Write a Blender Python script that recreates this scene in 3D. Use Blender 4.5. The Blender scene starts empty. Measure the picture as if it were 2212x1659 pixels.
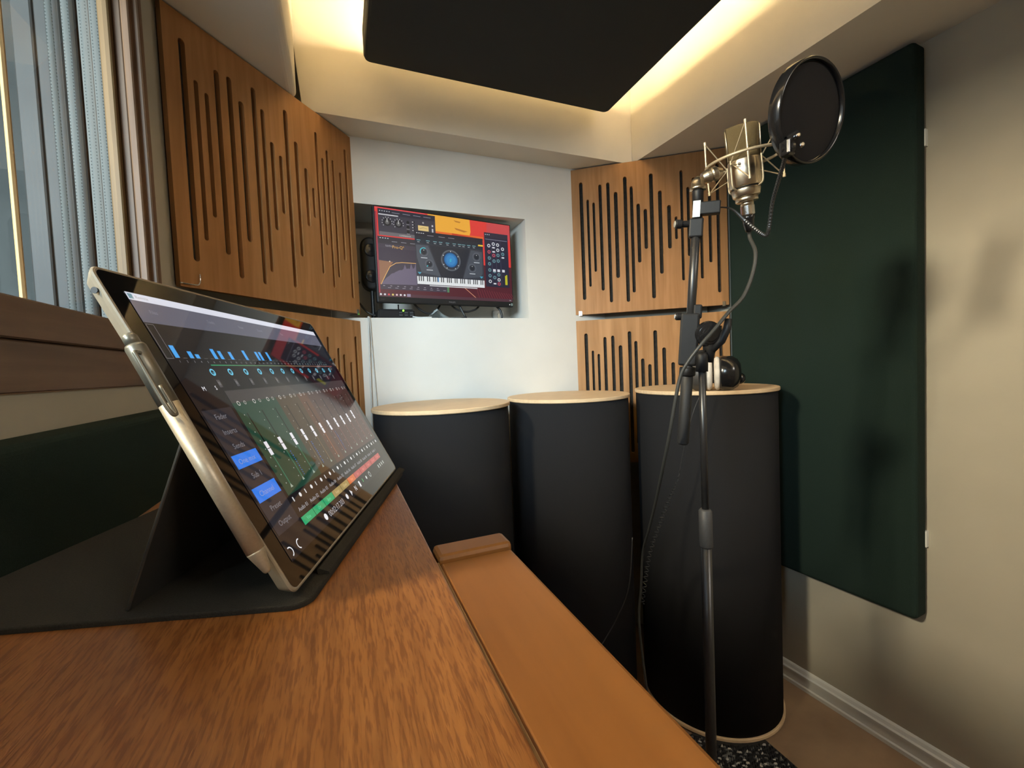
import bpy, bmesh, math, random
from mathutils import Vector, Matrix
random.seed(7)
C = bpy.context.scene.collection
PI = math.pi
def R(d): return math.radians(d)

# ------------------------------------------------------------------ camera
SC = bpy.context.scene
cam = bpy.data.objects.new('camera', bpy.data.cameras.new('camera'))
C.objects.link(cam)
CR = Vector((0.92701, -0.37265, -0.04271))      # right
CD = Vector((-0.05509, -0.02258, -0.99823))     # down
CF = Vector((0.37105, 0.92768, -0.04153))       # forward
mw = Matrix.Identity(4)
for i in range(3):
    mw[i][0] = CR[i]; mw[i][1] = -CD[i]; mw[i][2] = -CF[i]
mw[2][3] = 1.2
cam.matrix_world = mw
cam.data.sensor_fit = 'HORIZONTAL'; cam.data.sensor_width = 36.0
cam.data.lens = 920.0/2212*36
cam.data.clip_start = 0.01; cam.data.clip_end = 60
SC.camera = cam

# ------------------------------------------------------------------ world, lights, exposure
SC.view_settings.view_transform = 'Standard'
SC.view_settings.look = 'None'
SC.view_settings.gamma = 1.0
SC.view_settings.use_curve_mapping = False
SC.view_settings.exposure = 0.3
W = bpy.data.worlds.new('world'); SC.world = W; W.use_nodes = True
W.node_tree.nodes['Background'].inputs[0].default_value = (0.72, 0.86, 1.0, 1)
W.node_tree.nodes['Background'].inputs[1].default_value = 0.9
def area(name, loc, target, sx, sy, energy, col):
    l = bpy.data.lights.new(name, 'AREA'); l.shape = 'RECTANGLE'; l.size = sx; l.size_y = sy
    l.energy = energy; l.color = col
    o = bpy.data.objects.new(name, l); C.objects.link(o); o.location = loc
    o.rotation_euler = (Vector(target)-Vector(loc)).to_track_quat('-Z', 'Y').to_euler()
    return o
# open sky over the yard outside the window, and the sunlit warm patch beside it
area('daylight_sky', (-1.85, -1.55, 2.15), (0.5, 1.6, 1.18), 1.35, 0.9, 200, (0.70, 0.88, 1.0))
sun_b = area('daylight_sun_bounce', (-1.4, 0.235, 2.08), (1.5, 0.53, 1.2), 0.20, 0.20, 11.0, (1.0, 0.85, 0.60)); sun_b.data.spread = R(75)
# unseen fill light added in the rear half of the room, behind the photographer
area('rear_fill_light', (1.15, -1.20, 2.34), (0.35, 0.5, 0.8), 0.6, 0.6, 25.0, (1.0, 0.92, 0.82))
LED = 145.0

# ------------------------------------------------------------------ helpers
def lin(c):
    return tuple((x/255/12.92 if x/255 <= .04045 else ((x/255+.055)/1.055)**2.4) for x in c)
def mat(name, col, rough=.6, metal=0.0, spec=.5, noise=0.0, nscale=20.0, bump=0.0, bscale=200.0, emit=None, estr=1.0):
    m = bpy.data.materials.new(name); m.use_nodes = True
    nt = m.node_tree; b = nt.nodes['Principled BSDF']
    b.inputs['Base Color'].default_value = (*col, 1); b.inputs['Roughness'].default_value = rough
    b.inputs['Metallic'].default_value = metal; b.inputs['Specular IOR Level'].default_value = spec
    tc = nt.nodes.new('ShaderNodeTexCoord')
    if noise:
        n = nt.nodes.new('ShaderNodeTexNoise'); n.inputs['Scale'].default_value = nscale; n.inputs['Detail'].default_value = 4
        nt.links.new(tc.outputs['Object'], n.inputs['Vector'])
        r = nt.nodes.new('ShaderNodeValToRGB')
        r.color_ramp.elements[0].position = .3; r.color_ramp.elements[1].position = .7
        r.color_ramp.elements[0].color = (*[c*(1-noise) for c in col], 1)
        r.color_ramp.elements[1].color = (*[min(1, c*(1+noise)) for c in col], 1)
        nt.links.new(n.outputs['Fac'], r.inputs['Fac']); nt.links.new(r.outputs['Color'], b.inputs['Base Color'])
    if bump:
        n2 = nt.nodes.new('ShaderNodeTexNoise'); n2.inputs['Scale'].default_value = bscale; n2.inputs['Detail'].default_value = 3
        nt.links.new(tc.outputs['Object'], n2.inputs['Vector'])
        bp = nt.nodes.new('ShaderNodeBump'); bp.inputs['Strength'].default_value = bump; bp.inputs['Distance'].default_value = .002
        nt.links.new(n2.outputs['Fac'], bp.inputs['Height']); nt.links.new(bp.outputs['Normal'], b.inputs['Normal'])
    if emit:
        b.inputs['Emission Color'].default_value = (*emit, 1); b.inputs['Emission Strength'].default_value = estr
    return m
def wood(name, dark, light, sc, rough=.45, spec=.4, pit=0.0, pitsc=None, pitcol=None, bump=.1, blotch=0.25):
    """long grain: noise stretched along the small-scale axis of sc, plus dark pores"""
    m = bpy.data.materials.new(name); m.use_nodes = True
    nt = m.node_tree; L = nt.links; b = nt.nodes['Principled BSDF']
    b.inputs['Roughness'].default_value = rough; b.inputs['Specular IOR Level'].default_value = spec
    tc = nt.nodes.new('ShaderNodeTexCoord')
    mp = nt.nodes.new('ShaderNodeMapping'); mp.inputs['Scale'].default_value = sc
    L.new(tc.outputs['Object'], mp.inputs['Vector'])
    n = nt.nodes.new('ShaderNodeTexNoise'); n.inputs['Scale'].default_value = 1; n.inputs['Detail'].default_value = 6
    n.inputs['Distortion'].default_value = .5
    L.new(mp.outputs['Vector'], n.inputs['Vector'])
    r = nt.nodes.new('ShaderNodeValToRGB')
    r.color_ramp.elements[0].position = .34; r.color_ramp.elements[1].position = .68
    r.color_ramp.elements[0].color = (*dark, 1); r.color_ramp.elements[1].color = (*light, 1)
    L.new(n.outputs['Fac'], r.inputs['Fac'])
    out = r.outputs['Color']
    nb = nt.nodes.new('ShaderNodeTexNoise'); nb.inputs['Scale'].default_value = 9; nb.inputs['Detail'].default_value = 3
    L.new(tc.outputs['Object'], nb.inputs['Vector'])
    mx = nt.nodes.new('ShaderNodeMix'); mx.data_type = 'RGBA'; mx.blend_type = 'MULTIPLY'
    mx.inputs[0].default_value = blotch
    L.new(out, mx.inputs[6]); L.new(nb.outputs['Fac'], mx.inputs[7]); out = mx.outputs[2]
    hsrc = n.outputs['Fac']
    if pit:
        mp2 = nt.nodes.new('ShaderNodeMapping'); mp2.inputs['Scale'].default_value = pitsc
        L.new(tc.outputs['Object'], mp2.inputs['Vector'])
        n2 = nt.nodes.new('ShaderNodeTexNoise'); n2.inputs['Scale'].default_value = 1; n2.inputs['Detail'].default_value = 2
        n2.inputs['Distortion'].default_value = .2
        L.new(mp2.outputs['Vector'], n2.inputs['Vector'])
        r2 = nt.nodes.new('ShaderNodeValToRGB')
        r2.color_ramp.elements[0].position = .47; r2.color_ramp.elements[0].color = (0, 0, 0, 1)
        r2.color_ramp.elements[1].position = .62; r2.color_ramp.elements[1].color = (pit, pit, pit, 1)
        L.new(n2.outputs['Fac'], r2.inputs['Fac'])
        m3 = nt.nodes.new('ShaderNodeMix'); m3.data_type = 'RGBA'
        m3.inputs[7].default_value = (*pitcol, 1)
        L.new(r2.outputs['Color'], m3.inputs[0]); L.new(out, m3.inputs[6]); out = m3.outputs[2]
        inv = nt.nodes.new('ShaderNodeMath'); inv.operation = 'SUBTRACT'; inv.inputs[0].default_value = 1
        L.new(r2.outputs['Color'], inv.inputs[1]); hsrc = inv.outputs[0]
    L.new(out, b.inputs['Base Color'])
    bp = nt.nodes.new('ShaderNodeBump'); bp.inputs['Strength'].default_value = bump; bp.inputs['Distance'].default_value = .0006
    L.new(hsrc, bp.inputs['Height']); L.new(bp.outputs['Normal'], b.inputs['Normal'])
    return m

def tag(o, label, cat, group=None):
    o['label'] = label; o['category'] = cat
    if group: o['group'] = group
    return o
def thing(name, loc, label, cat, group=None, rz=0.0):
    o = bpy.data.objects.new(name, None); o.empty_display_size = .05
    C.objects.link(o); o.location = loc; o.rotation_euler = (0, 0, rz)
    return tag(o, label, cat, group)
def obj(name, bm, m, parent=None, smooth=False, kind=None, label=None):
    """bm is in parent-local coordinates (world if no parent)"""
    me = bpy.data.meshes.new(name)
    bmesh.ops.recalc_face_normals(bm, faces=bm.faces[:])
    bm.to_mesh(me); bm.free()
    for mm in (m if isinstance(m, (list, tuple)) else [m]): me.materials.append(mm)
    if smooth:
        for p in me.polygons: p.use_smooth = True
    o = bpy.data.objects.new(name, me); C.objects.link(o)
    if parent is not None: o.parent = parent
    if kind: o['kind'] = kind
    if label: o['label'] = label
    return o
def struct(name, bm, m, **k): return obj(name, bm, m, kind='structure', **k)
def base(o):
    """move a world-space single-mesh object's origin to the middle of its bottom"""
    me = o.data; xs = [v.co for v in me.vertices]
    mn = Vector([min(v[i] for v in xs) for i in range(3)]); mx = Vector([max(v[i] for v in xs) for i in range(3)])
    c = Vector(((mn.x+mx.x)/2, (mn.y+mx.y)/2, mn.z))
    me.transform(Matrix.Translation(-c)); o.location = c
    return o
def BM(): return bmesh.new()
def box(bm, lo, hi, M=None, bev=0.0, seg=2):
    r = bmesh.ops.create_cube(bm, size=1.0); vs = r['verts']
    lo = Vector(lo); hi = Vector(hi)
    for v in vs:
        v.co = Vector((lo[i]+(v.co[i]+.5)*(hi[i]-lo[i]) for i in range(3)))
    if bev:
        es = list({e for v in vs for e in v.link_edges})
        rr = bmesh.ops.bevel(bm, geom=es, offset=bev, segments=seg, profile=.5, affect='EDGES')
        vs = list({v for f in rr['faces'] for v in f.verts} | {v for v in vs if v.is_valid})
    if M is not None:
        for v in vs: v.co = M @ v.co
    return vs
def frame(axis):
    a = Vector(axis).normalized()
    t = Vector((0, 0, 1)) if abs(a.z) < .95 else Vector((1, 0, 0))
    x = t.cross(a).normalized(); y = a.cross(x)
    return x, y, a
def lathe(bm, p0, axis, prof, n=32, cap=True):
    """prof: list of (distance along axis, radius)"""
    x, y, a = frame(axis); p0 = Vector(p0); rings = []
    for d, r in prof:
        rings.append([bm.verts.new(p0+a*d+(x*math.cos(2*PI*k/n)+y*math.sin(2*PI*k/n))*r) for k in range(n)])
    for A, B in zip(rings, rings[1:]):
        for k in range(n): bm.faces.new((A[k], A[(k+1) % n], B[(k+1) % n], B[k]))
    if cap:
        bm.faces.new(rings[0][::-1]); bm.faces.new(rings[-1])
    return rings
def tube(bm, pts, r, n=8, closed=False, cap=True):
    pts = [Vector(p) for p in pts]; N = len(pts)
    rr = r if isinstance(r, (list, tuple)) else [r]*N
    rings = []; prev = None
    for i, p in enumerate(pts):
        a = pts[(i-1) % N] if (closed or i > 0) else p
        b = pts[(i+1) % N] if (closed or i < N-1) else p
        t = (b-a).normalized()
        if prev is None: x, y, _ = frame(t)
        else:
            x = (prev-t*prev.dot(t)).normalized(); y = t.cross(x)
        prev = x
        rings.append([bm.verts.new(p+(x*math.cos(2*PI*k/n)+y*math.sin(2*PI*k/n))*rr[i]) for k in range(n)])
    prs = list(zip(rings, rings[1:]))
    if closed: prs.append((rings[-1], rings[0]))
    for A, B in prs:
        for k in range(n): bm.faces.new((A[k], A[(k+1) % n], B[(k+1) % n], B[k]))
    if cap and not closed:
        bm.faces.new(rings[0][::-1]); bm.faces.new(rings[-1])
def spline(pts, sub=8):
    pts = [Vector(p) for p in pts]; out = []
    for i in range(len(pts)-1):
        p0 = pts[max(i-1, 0)]; p1 = pts[i]; p2 = pts[i+1]; p3 = pts[min(i+2, len(pts)-1)]
        for k in range(sub):
            t = k/sub
            out.append(.5*((2*p1)+(p2-p0)*t+(2*p0-5*p1+4*p2-p3)*t*t+(3*p1-p0-3*p2+p3)*t**3))
    out.append(pts[-1]); return out
def prism(bm, outline, z0, z1, M=None):
    """2D outline (x,y) extruded z0..z1, optional matrix"""
    A = [bm.verts.new(Vector((x, y, z0))) for x, y in outline]
    B = [bm.verts.new(Vector((x, y, z1))) for x, y in outline]
    n = len(outline)
    bm.faces.new(A[::-1]); bm.faces.new(B)
    for k in range(n): bm.faces.new((A[k], A[(k+1) % n], B[(k+1) % n], B[k]))
    if M is not None:
        for v in A+B: v.co = M @ v.co
def rrect(x0, y0, x1, y1, r, n=6):
    o = []
    for cx, cy, a0 in ((x1-r, y1-r, 0), (x0+r, y1-r, 90), (x0+r, y0+r, 180), (x1-r, y0+r, 270)):
        for k in range(n+1):
            a = R(a0+90*k/n); o.append((cx+r*math.cos(a), cy+r*math.sin(a)))
    return o
def softslab(bm, outline_fn, z0, z1, e, M=None, seg=4):
    """slab with rounded front edge: outline_fn(inset) -> list of points"""
    rings = []
    prof = [(0.0, z0)]
    for k in range(seg+1):
        a = R(90*k/seg); prof.append((e*(1-math.cos(a)), z1-e+e*math.sin(a)))
    for ins, z in prof:
        rings.append([bm.verts.new((M @ Vector((x, y, z))) if M else Vector((x, y, z))) for x, y in outline_fn(ins)])
    n = len(rings[0])
    for A, B in zip(rings, rings[1:]):
        for k in range(n): bm.faces.new((A[k], A[(k+1) % n], B[(k+1) % n], B[k]))
    bm.faces.new(rings[0][::-1]); bm.faces.new(rings[-1])

# ------------------------------------------------------------------ materials
M = {}
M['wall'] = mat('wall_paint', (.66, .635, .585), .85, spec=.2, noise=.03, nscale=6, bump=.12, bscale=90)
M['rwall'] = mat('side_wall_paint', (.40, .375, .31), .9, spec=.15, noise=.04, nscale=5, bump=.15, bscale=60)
M['cream'] = mat('bulkhead_cream', (.72, .68, .60), .9, spec=.15, noise=.03, nscale=5, bump=.15, bscale=50)
M['white'] = mat('white_gloss_paint', (.70, .72, .70), .45, noise=.02, nscale=10)
M['floor'] = mat('floor_board', (.30, .205, .13), .6, spec=.3, noise=.18, nscale=7, bump=.1, bscale=60)
M['panelwood'] = wood('birch_ply_panel', (.33, .162, .060), (.42, .216, .088), (60, 60, 3.5), rough=.55, spec=.25, bump=.04, blotch=.12)
M['panelwood2'] = wood('oak_ply_panel', (.32, .158, .056), (.46, .245, .102), (34, 34, 2.2), rough=.55, spec=.25, bump=.05, blotch=.12)
M['desktop'] = wood('oak_desk_top', (.215, .080, .019), (.32, .128, .033), (260, 16, 60), rough=.36, spec=.5, pit=.62, pitsc=(900, 85, 200),
                    pitcol=(.10, .027, .006), bump=.16, blotch=.3)
M['groove'] = wood('dark_joint_strip', (.03, .014, .006), (.32, .19, .08), (400, 5, 60), rough=.6, spec=.2, bump=.02)
M['ledge'] = wood('smooth_ledge_wood', (.20, .074, .016), (.25, .097, .022), (50, 4, 40), rough=.38, spec=.45, bump=.02, blotch=.3)
M['framewood'] = wood('dark_window_wood', (.12, .068, .038), (.19, .115, .068), (60, 60, 3), rough=.5, spec=.35, bump=.05)
M['sillwood'] = wood('brown_sill_wood', (.13, .082, .052), (.175, .112, .072), (40, 4, 60), rough=.55, spec=.3, bump=.04)
M['stopwood'] = wood('tan_window_stop', (.13, .078, .032), (.19, .12, .055), (60, 60, 3), rough=.5, spec=.3, bump=.05)
M['lightwood'] = wood('pale_window_stop', (.42, .27, .12), (.56, .38, .18), (60, 60, 3), rough=.5, spec=.3, bump=.05)
M['felt'] = mat('black_felt', (.034, .031, .027), .95, spec=.1, noise=.25, nscale=80)
M['blackfab'] = mat('black_fabric', (.0175, .0178, .0198), .95, spec=.08, noise=.12, nscale=900, bump=.25, bscale=1500)
M['cloudfab'] = mat('charcoal_fabric', (.047, .052, .053), .95, spec=.1, noise=.12, nscale=700, bump=.25, bscale=1300)
M['greenfab'] = mat('dark_green_fabric', (.0135, .025, .0215), .95, spec=.12, noise=.15, nscale=500, bump=.25, bscale=1200)
M['disc'] = wood('pale_birch_disc', (.66, .47, .28), (.76, .57, .36), (20, 90, 60), rough=.55, spec=.3, bump=.02, blotch=.1)
M['blk'] = mat('black_plastic', (.010, .010, .011), .5, spec=.3, noise=.1, nscale=200)
M['blkgloss'] = mat('black_gloss_plastic', (.010, .010, .011), .18, spec=.5, noise=.05, nscale=100)
M['blkmetal'] = mat('black_powder_metal', (.016, .016, .017), .34, spec=.6, noise=.1, nscale=300)
M['rubber'] = mat('black_rubber', (.02, .02, .021), .6, noise=.1, nscale=300)
M['greyrub'] = mat('grey_sleeve', (.045, .045, .047), .55, noise=.1, nscale=300)
M['nickel'] = mat('satin_nickel', (.62, .54, .42), .32, metal=1, noise=.05, nscale=120)
M['chrome'] = mat('chrome', (.85, .85, .85), .12, metal=1, noise=.02, nscale=90)
M['wire'] = mat('nickel_wire', (.50, .41, .28), .5, metal=.6, noise=.05, nscale=200)
M['mesh'] = mat('grille_mesh', (.15, .11, .052), .55, metal=.55, noise=.35, nscale=1500, bump=.6, bscale=2600)
M['silver'] = mat('champagne_aluminium', (.31, .262, .195), .45, metal=.4, noise=.04, nscale=300)
M['penmetal'] = mat('pen_aluminium', (.38, .32, .235), .42, metal=.4, noise=.06, nscale=700)
M['pengrey'] = mat('pen_grey_cap', (.165, .15, .115), .38, metal=.5, noise=.06, nscale=300)
M['cover'] = mat('cover_felt', (.023, .0215, .0175), .9, spec=.2, noise=.2, nscale=900, bump=.3, bscale=1500)
M['kick'] = mat('kickstand_dark', (.052, .049, .043), .5, metal=.5, noise=.05, nscale=300)
M['cable'] = mat('black_cable', (.02, .02, .021), .45, noise=.1, nscale=200)
M['gcable'] = mat('dark_grey_cable', (.030, .031, .029), .5, noise=.1, nscale=200)
M['wcable'] = mat('grey_white_cable', (.52, .52, .50), .5, noise=.05, nscale=200)
M['paper'] = mat('white_paper', (.70, .74, .74), .7, noise=.04, nscale=40)
M['pad'] = mat('white_ear_pad', (.66, .60, .52), .75, noise=.15, nscale=60, bump=.5, bscale=160)
M['dkgrey'] = mat('dark_grey_plastic', (.05, .045, .04), .5, noise=.1, nscale=100)
M['greenled'] = mat('green_led', (.1, .5, .05), .4, emit=(.25, 1.0, .06), estr=2.2)
M['whiteled'] = mat('white_led', (.5, .5, .5), .4, emit=(.9, .95, 1.0), estr=1.5)
M['led'] = mat('led_strip_glow', (.9, .8, .6), .5, emit=(1.0, .73, .38), estr=LED)
M['backdrop'] = mat('dark_backdrop', (.045, .048, .044), .9, noise=.2, nscale=4, bump=.2, bscale=30)  # for the dark backdrop added outside the window
M['outframe'] = mat('grey_outer_frame', (.020, .022, .021), .6, noise=.2, nscale=12)
M['tape'] = mat('metallic_label', (.55, .53, .45), .3, metal=.6, noise=.1, nscale=200)
# glass: thin pane
def glassmat(name, tint=(1, 1, 1)):
    m = bpy.data.materials.new(name); m.use_nodes = True; nt = m.node_tree
    nt.nodes.remove(nt.nodes['Principled BSDF'])
    t = nt.nodes.new('ShaderNodeBsdfTransparent'); t.inputs[0].default_value = (*tint, 1)
    g = nt.nodes.new('ShaderNodeBsdfGlossy'); g.inputs['Roughness'].default_value = .02
    f = nt.nodes.new('ShaderNodeFresnel'); f.inputs[0].default_value = 1.5
    mx = nt.nodes.new('ShaderNodeMixShader')
    nt.links.new(f.outputs[0], mx.inputs[0]); nt.links.new(t.outputs[0], mx.inputs[1]); nt.links.new(g.outputs[0], mx.inputs[2])
    nt.links.new(mx.outputs[0], nt.nodes['Material Output'].inputs[0])
    return m
M['glass'] = glassmat('window_glass', (.97, .99, .98))
# blind slat: white translucent with rows of pin holes along both edges
def slatmat():
    m = bpy.data.materials.new('perforated_slat'); m.use_nodes = True; nt = m.node_tree; L = nt.links
    b = nt.nodes['Principled BSDF']; b.inputs['Base Color'].default_value = (.20, .22, .215, 1); b.inputs['Roughness'].default_value = .6
    tr = nt.nodes.new('ShaderNodeBsdfTranslucent'); tr.inputs[0].default_value = (.18, .21, .205, 1)
    a = nt.nodes.new('ShaderNodeMixShader'); a.inputs[0].default_value = .55
    L.new(b.outputs[0], a.inputs[1]); L.new(tr.outputs[0], a.inputs[2])
    tc = nt.nodes.new('ShaderNodeTexCoord'); sp = nt.nodes.new('ShaderNodeSeparateXYZ'); L.new(tc.outputs['Object'], sp.inputs[0])
    def mth(op, i0, i1=None):
        n = nt.nodes.new('ShaderNodeMath'); n.operation = op
        for k, v in enumerate((i0, i1)):
            if v is None: continue
            if isinstance(v, (int, float)): n.inputs[k].default_value = v
            else: L.new(v, n.inputs[k])
        return n.outputs[0]
    fx = mth('ABSOLUTE', mth('SUBTRACT', mth('ABSOLUTE', sp.outputs['X']), .0040))      # hole column at |x| = 4 mm
    fz = mth('ABSOLUTE', mth('SUBTRACT', mth('FRACT', mth('MULTIPLY', sp.outputs['Z'], 175.0)), .5))
    hole = mth('MULTIPLY', mth('LESS_THAN', fx, .0008), mth('LESS_THAN', fz, .2))
    d = nt.nodes.new('ShaderNodeBsdfDiffuse'); d.inputs[0].default_value = (.05, .06, .06, 1)
    c = nt.nodes.new('ShaderNodeMixShader'); L.new(hole, c.inputs[0]); L.new(a.outputs[0], c.inputs[1]); L.new(d.outputs[0], c.inputs[2])
    L.new(c.outputs[0], nt.nodes['Material Output'].inputs[0])
    return m
M['slat'] = slatmat()
# display: black glass whose picture comes from a colour attribute
def display(name, strength, rough=.03, spec=.5):
    m = bpy.data.materials.new(name); m.use_nodes = True; nt = m.node_tree; b = nt.nodes['Principled BSDF']
    b.inputs['Base Color'].default_value = (.004, .004, .005, 1); b.inputs['Roughness'].default_value = rough
    b.inputs['Specular IOR Level'].default_value = spec
    at = nt.nodes.new('ShaderNodeAttribute'); at.attribute_name = 'pic'
    nt.links.new(at.outputs['Color'], b.inputs['Emission Color']); b.inputs['Emission Strength'].default_value = strength
    return m
M['tabdisp'] = display('tablet_display', .82, .03, .5)
M['mondisp'] = display('monitor_display', .74, .3, .3)

# =================================================================== ROOM
SOF = 2.022
def rwx(y): return 1.479-.0594*(y-1.066)
# floor, ceiling
bm = BM(); box(bm, (-.6, -2.2, -.06), (1.95, 1.95, 0)); struct('floor', bm, M['floor'])
bm = BM(); box(bm, (-.6, -2.2, 2.40), (1.95, 1.95, 2.46)); struct('ceiling', bm, M['cream'])
# back wall with the niche behind the monitor
NX0, NX1, NZ0, NZ1 = -.02, .727, 1.394, 1.794
bm = BM()
box(bm, (-.45, 1.60, 0), (1.75, 1.86, NZ0))
box(bm, (-.45, 1.60, NZ1), (1.75, 1.86, 2.40))
box(bm, (-.45, 1.60, NZ0), (NX0, 1.86, NZ1))
box(bm, (NX1, 1.60, NZ0), (1.75, 1.86, NZ1))
box(bm, (NX0, 1.80, NZ0), (NX1, 1.86, NZ1))
struct('wall_back', bm, M['wall'])
# right wall, toed in 3.4 degrees
bm = BM()
prism(bm, [(rwx(1.7), 1.7), (rwx(1.7)+.2, 1.7), (rwx(-2.1)+.2, -2.1), (rwx(-2.1), -2.1)], 0, 2.40)
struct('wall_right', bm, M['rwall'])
bm = BM(); box(bm, (-.6, -2.2, 0), (1.95, -2.05, 2.40)); struct('wall_front', bm, M['cream'])
# left wall with the window opening
WY0, WY1, WZ0, WZ1 = -.25, 1.00, 1.285, 1.97
bm = BM()
X0, X1 = -.48, -.33
box(bm, (X0, -2.1, 0), (X1, 1.62, 1.25))
box(bm, (X0, -2.1, WZ1), (X1, 1.62, 2.40))
box(bm, (X0, -2.1, 1.25), (X1, WY0, WZ1))
box(bm, (X0, WY1, 1.25), (X1, 1.62, WZ1))
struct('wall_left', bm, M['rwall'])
# ceiling bulkheads around the raised tray
bm = BM(); vs = box(bm, (-.0655, 1.487, SOF), (1.65, 1.605, 2.40))
for v in vs:
    if v.co.x < 0 and v.co.z > 2.2: v.co.x = -.095
struct('trim_1', bm, M['cream'])
def rbx(y): return 1.262-.0575*y
bm = BM()
prism(bm, [(rbx(1.485), 1.485), (rwx(1.485)+.02, 1.485), (rwx(-2.05)+.02, -2.05), (rbx(-2.05), -2.05)], SOF, 2.40)
struct('trim_2', bm, M['cream'])
bm = BM()
vs = box(bm, (-.345, -2.05, SOF), (-.078, 1.478, 2.40))
for v in vs:
    if v.co.y > 1 and v.co.z < 2.2: v.co.y = 1.436
es = [e for e in bm.edges if all(v.co.x > -.1 and v.co.z < 2.1 for v in e.verts)]
bmesh.ops.bevel(bm, geom=es, offset=.022, segments=5, profile=.5, affect='EDGES')
struct('trim_3', bm, M['cream'])
# boards closing the two rear corners behind the slotted panels
def corner_board(name, x, y, rz, x0, x1):
    bm = BM(); box(bm, (x0, .085, .02), (x1, .095, 2.015))
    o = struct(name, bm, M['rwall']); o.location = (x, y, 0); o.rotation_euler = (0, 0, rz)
RZ_R, RZ_L = R(90-125.3), R(90-40.4)
LP = (-.3155, 1.1430); RP = (.9482, 1.6)
corner_board('trim_4', RP[0], RP[1], RZ_R, .08, .54)
corner_board('trim_5', LP[0], LP[1], RZ_L, .03, .50)
# skirting on the right wall
bm = BM()
prof = [(0, 0), (-.017, 0), (-.017, .012), (-.013, .016), (-.013, .044), (-.016, .046), (-.016, .052), (-.011, .056), (-.007, .066), (-.003, .070), (0, .071)]
ring = []
for y in (1.40, -2.05):
    ring.append([bm.verts.new((rwx(y)+dx, y, dz)) for dx, dz in prof])
n = len(prof)
for k in range(n): bm.faces.new((ring[0][k], ring[0][(k+1) % n], ring[1][(k+1) % n], ring[1][k]))
bm.faces.new(ring[0]); bm.faces.new(ring[1][::-1])
struct('baseboard_right', bm, M['white'])

# ------------------------------------------------------------------ window
win = bpy.data.objects.new('window_1', None); C.objects.link(win); win['kind'] = 'structure'
win['label'] = 'brown wooden window in the left wall'
win.location = (-.33, .40, 1.25)
def wobj(name, lo, hi, m, bev=.002):
    bm = BM(); o = Vector(win.location)
    box(bm, Vector(lo)-o, Vector(hi)-o, bev=bev, seg=1); return obj(name, bm, m, win)
wobj('jamb_face', (-.3438, .984, 1.300), (-.3305, 1.000, 1.955), M['framewood'])
wobj('jamb', (-.475, 1.000, 1.285), (-.331, 1.015, 1.97), M['framewood'])
wobj('window_stop', (-.3600, .972, 1.300), (-.3440, 1.000, 1.955), M['stopwood'])
for k in range(4): wobj('outer_frame', (-.4818+.019*k+(.0098 if k else 0), .9900+.002*(k % 2), 1.300), (-.455+.019*k, .9995, 1.955), M['outframe'])
wobj('jamb', (-.475, -.265, 1.285), (-.331, -.25, 1.97), M['framewood'])
wobj('head', (-.475, -.25, 1.955), (-.331, 1.0, 1.97), M['framewood'])
wobj('architrave', (-.330, .980, 1.19), (-.318, 1.043, 2.018), M['framewood'])
wobj('architrave', (-.330, .992, 1.30), (-.308, 1.012, 2.015), M['framewood'])
wobj('architrave', (-.330, -.33, 1.972), (-.312, .980, 2.018), M['framewood'])
wobj('sill', (-.475, -.32, 1.253), (-.324, .998, 1.300), M['sillwood'])
wobj('apron', (-.330, -.32, 1.193), (-.328, .980, 1.252), M['sillwood'])
wobj('mullion', (-.3550, .6995, 1.300), (-.3490, .7060, 1.955), M['lightwood'])
def pane(y0, y1):
    bm = BM(); o = Vector(win.location)
    vv = [bm.verts.new(Vector(p)-o) for p in ((-.352, y0, 1.30), (-.352, y1, 1.30), (-.352, y1, 1.955), (-.352, y0, 1.955))]
    bm.faces.new(vv); obj('pane', bm, M['glass'], win)
pane(-.25, .6995); pane(.7060, .972)
# vertical blind gathered at the far end of the window
vb = thing('vertical_blind', (-.415, .975, 1.302), 'white perforated vertical blind gathered at the far side of the window', 'blind')
bm = BM(); box(bm, (-.050, -.26, .628), (.050, .020, .648), bev=.003); obj('head_rail', bm, M['white'], vb)
for x, y, w, a in ((.0460, .010, .0072, 4), (.0318, .008, .0072, 3), (.0085, .006, .0050, 10), (-.012, .004, .0045, 35)):
    bm = BM(); t = .0006; P = []
    for k in range(7):
        xx = -w+2*w*k/6; P.append((xx, -.0012*(1-(xx/w)**2)))
    prism(bm, [(q, y2+t) for q, y2 in P[::-1]]+P, 0, .626)
    o = obj('slat', bm, M['slat'], vb, smooth=False)
    o.location = (x, y, .002); o.rotation_euler = (0, 0, R(a))
# dark backdrop added outside so the view through the panes stays dark
bm = BM(); box(bm, (-4.0, 1.625, -.5), (-.482, 1.80, 3.2)); struct('outside_backdrop', bm, M['backdrop'])

# =================================================================== SLOTTED WOODEN PANELS
PW = .603; PT = 2.0165
SL = [(.0401, 1.9611, 1.4691, .0145), (.0665, 1.8863, 1.5229, .0100), (.0905, 1.8713, 1.5835, .0100), (.1185, 1.9417, 1.5024, .0128), (.1510, 1.9456, 1.4507, .0130),
      (.1812, 1.9032, 1.5494, .0150), (.2195, 1.9598, 1.4474, .0140), (.2440, 1.9177, 1.4843, .0128), (.2695, 1.8437, 1.6047, .0138), (.2970, 1.8189, 1.6576, .0136),
      (.3218, 1.9579, 1.4539, .0150), (.3548, 1.8853, 1.5513, .0148), (.3885, 1.8232, 1.6493, .0145), (.4144, 1.7745, 1.684, .0108), (.4371, 1.9537, 1.5169, .0110),
      (.4614, 1.885, 1.612, .0115), (.4826, 1.919, 1.480, .0120), (.5081, 1.899, 1.518, .0120), (.5409, 1.873, 1.579, .0128), (.5708, 1.962, 1.458, .0135)]
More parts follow.
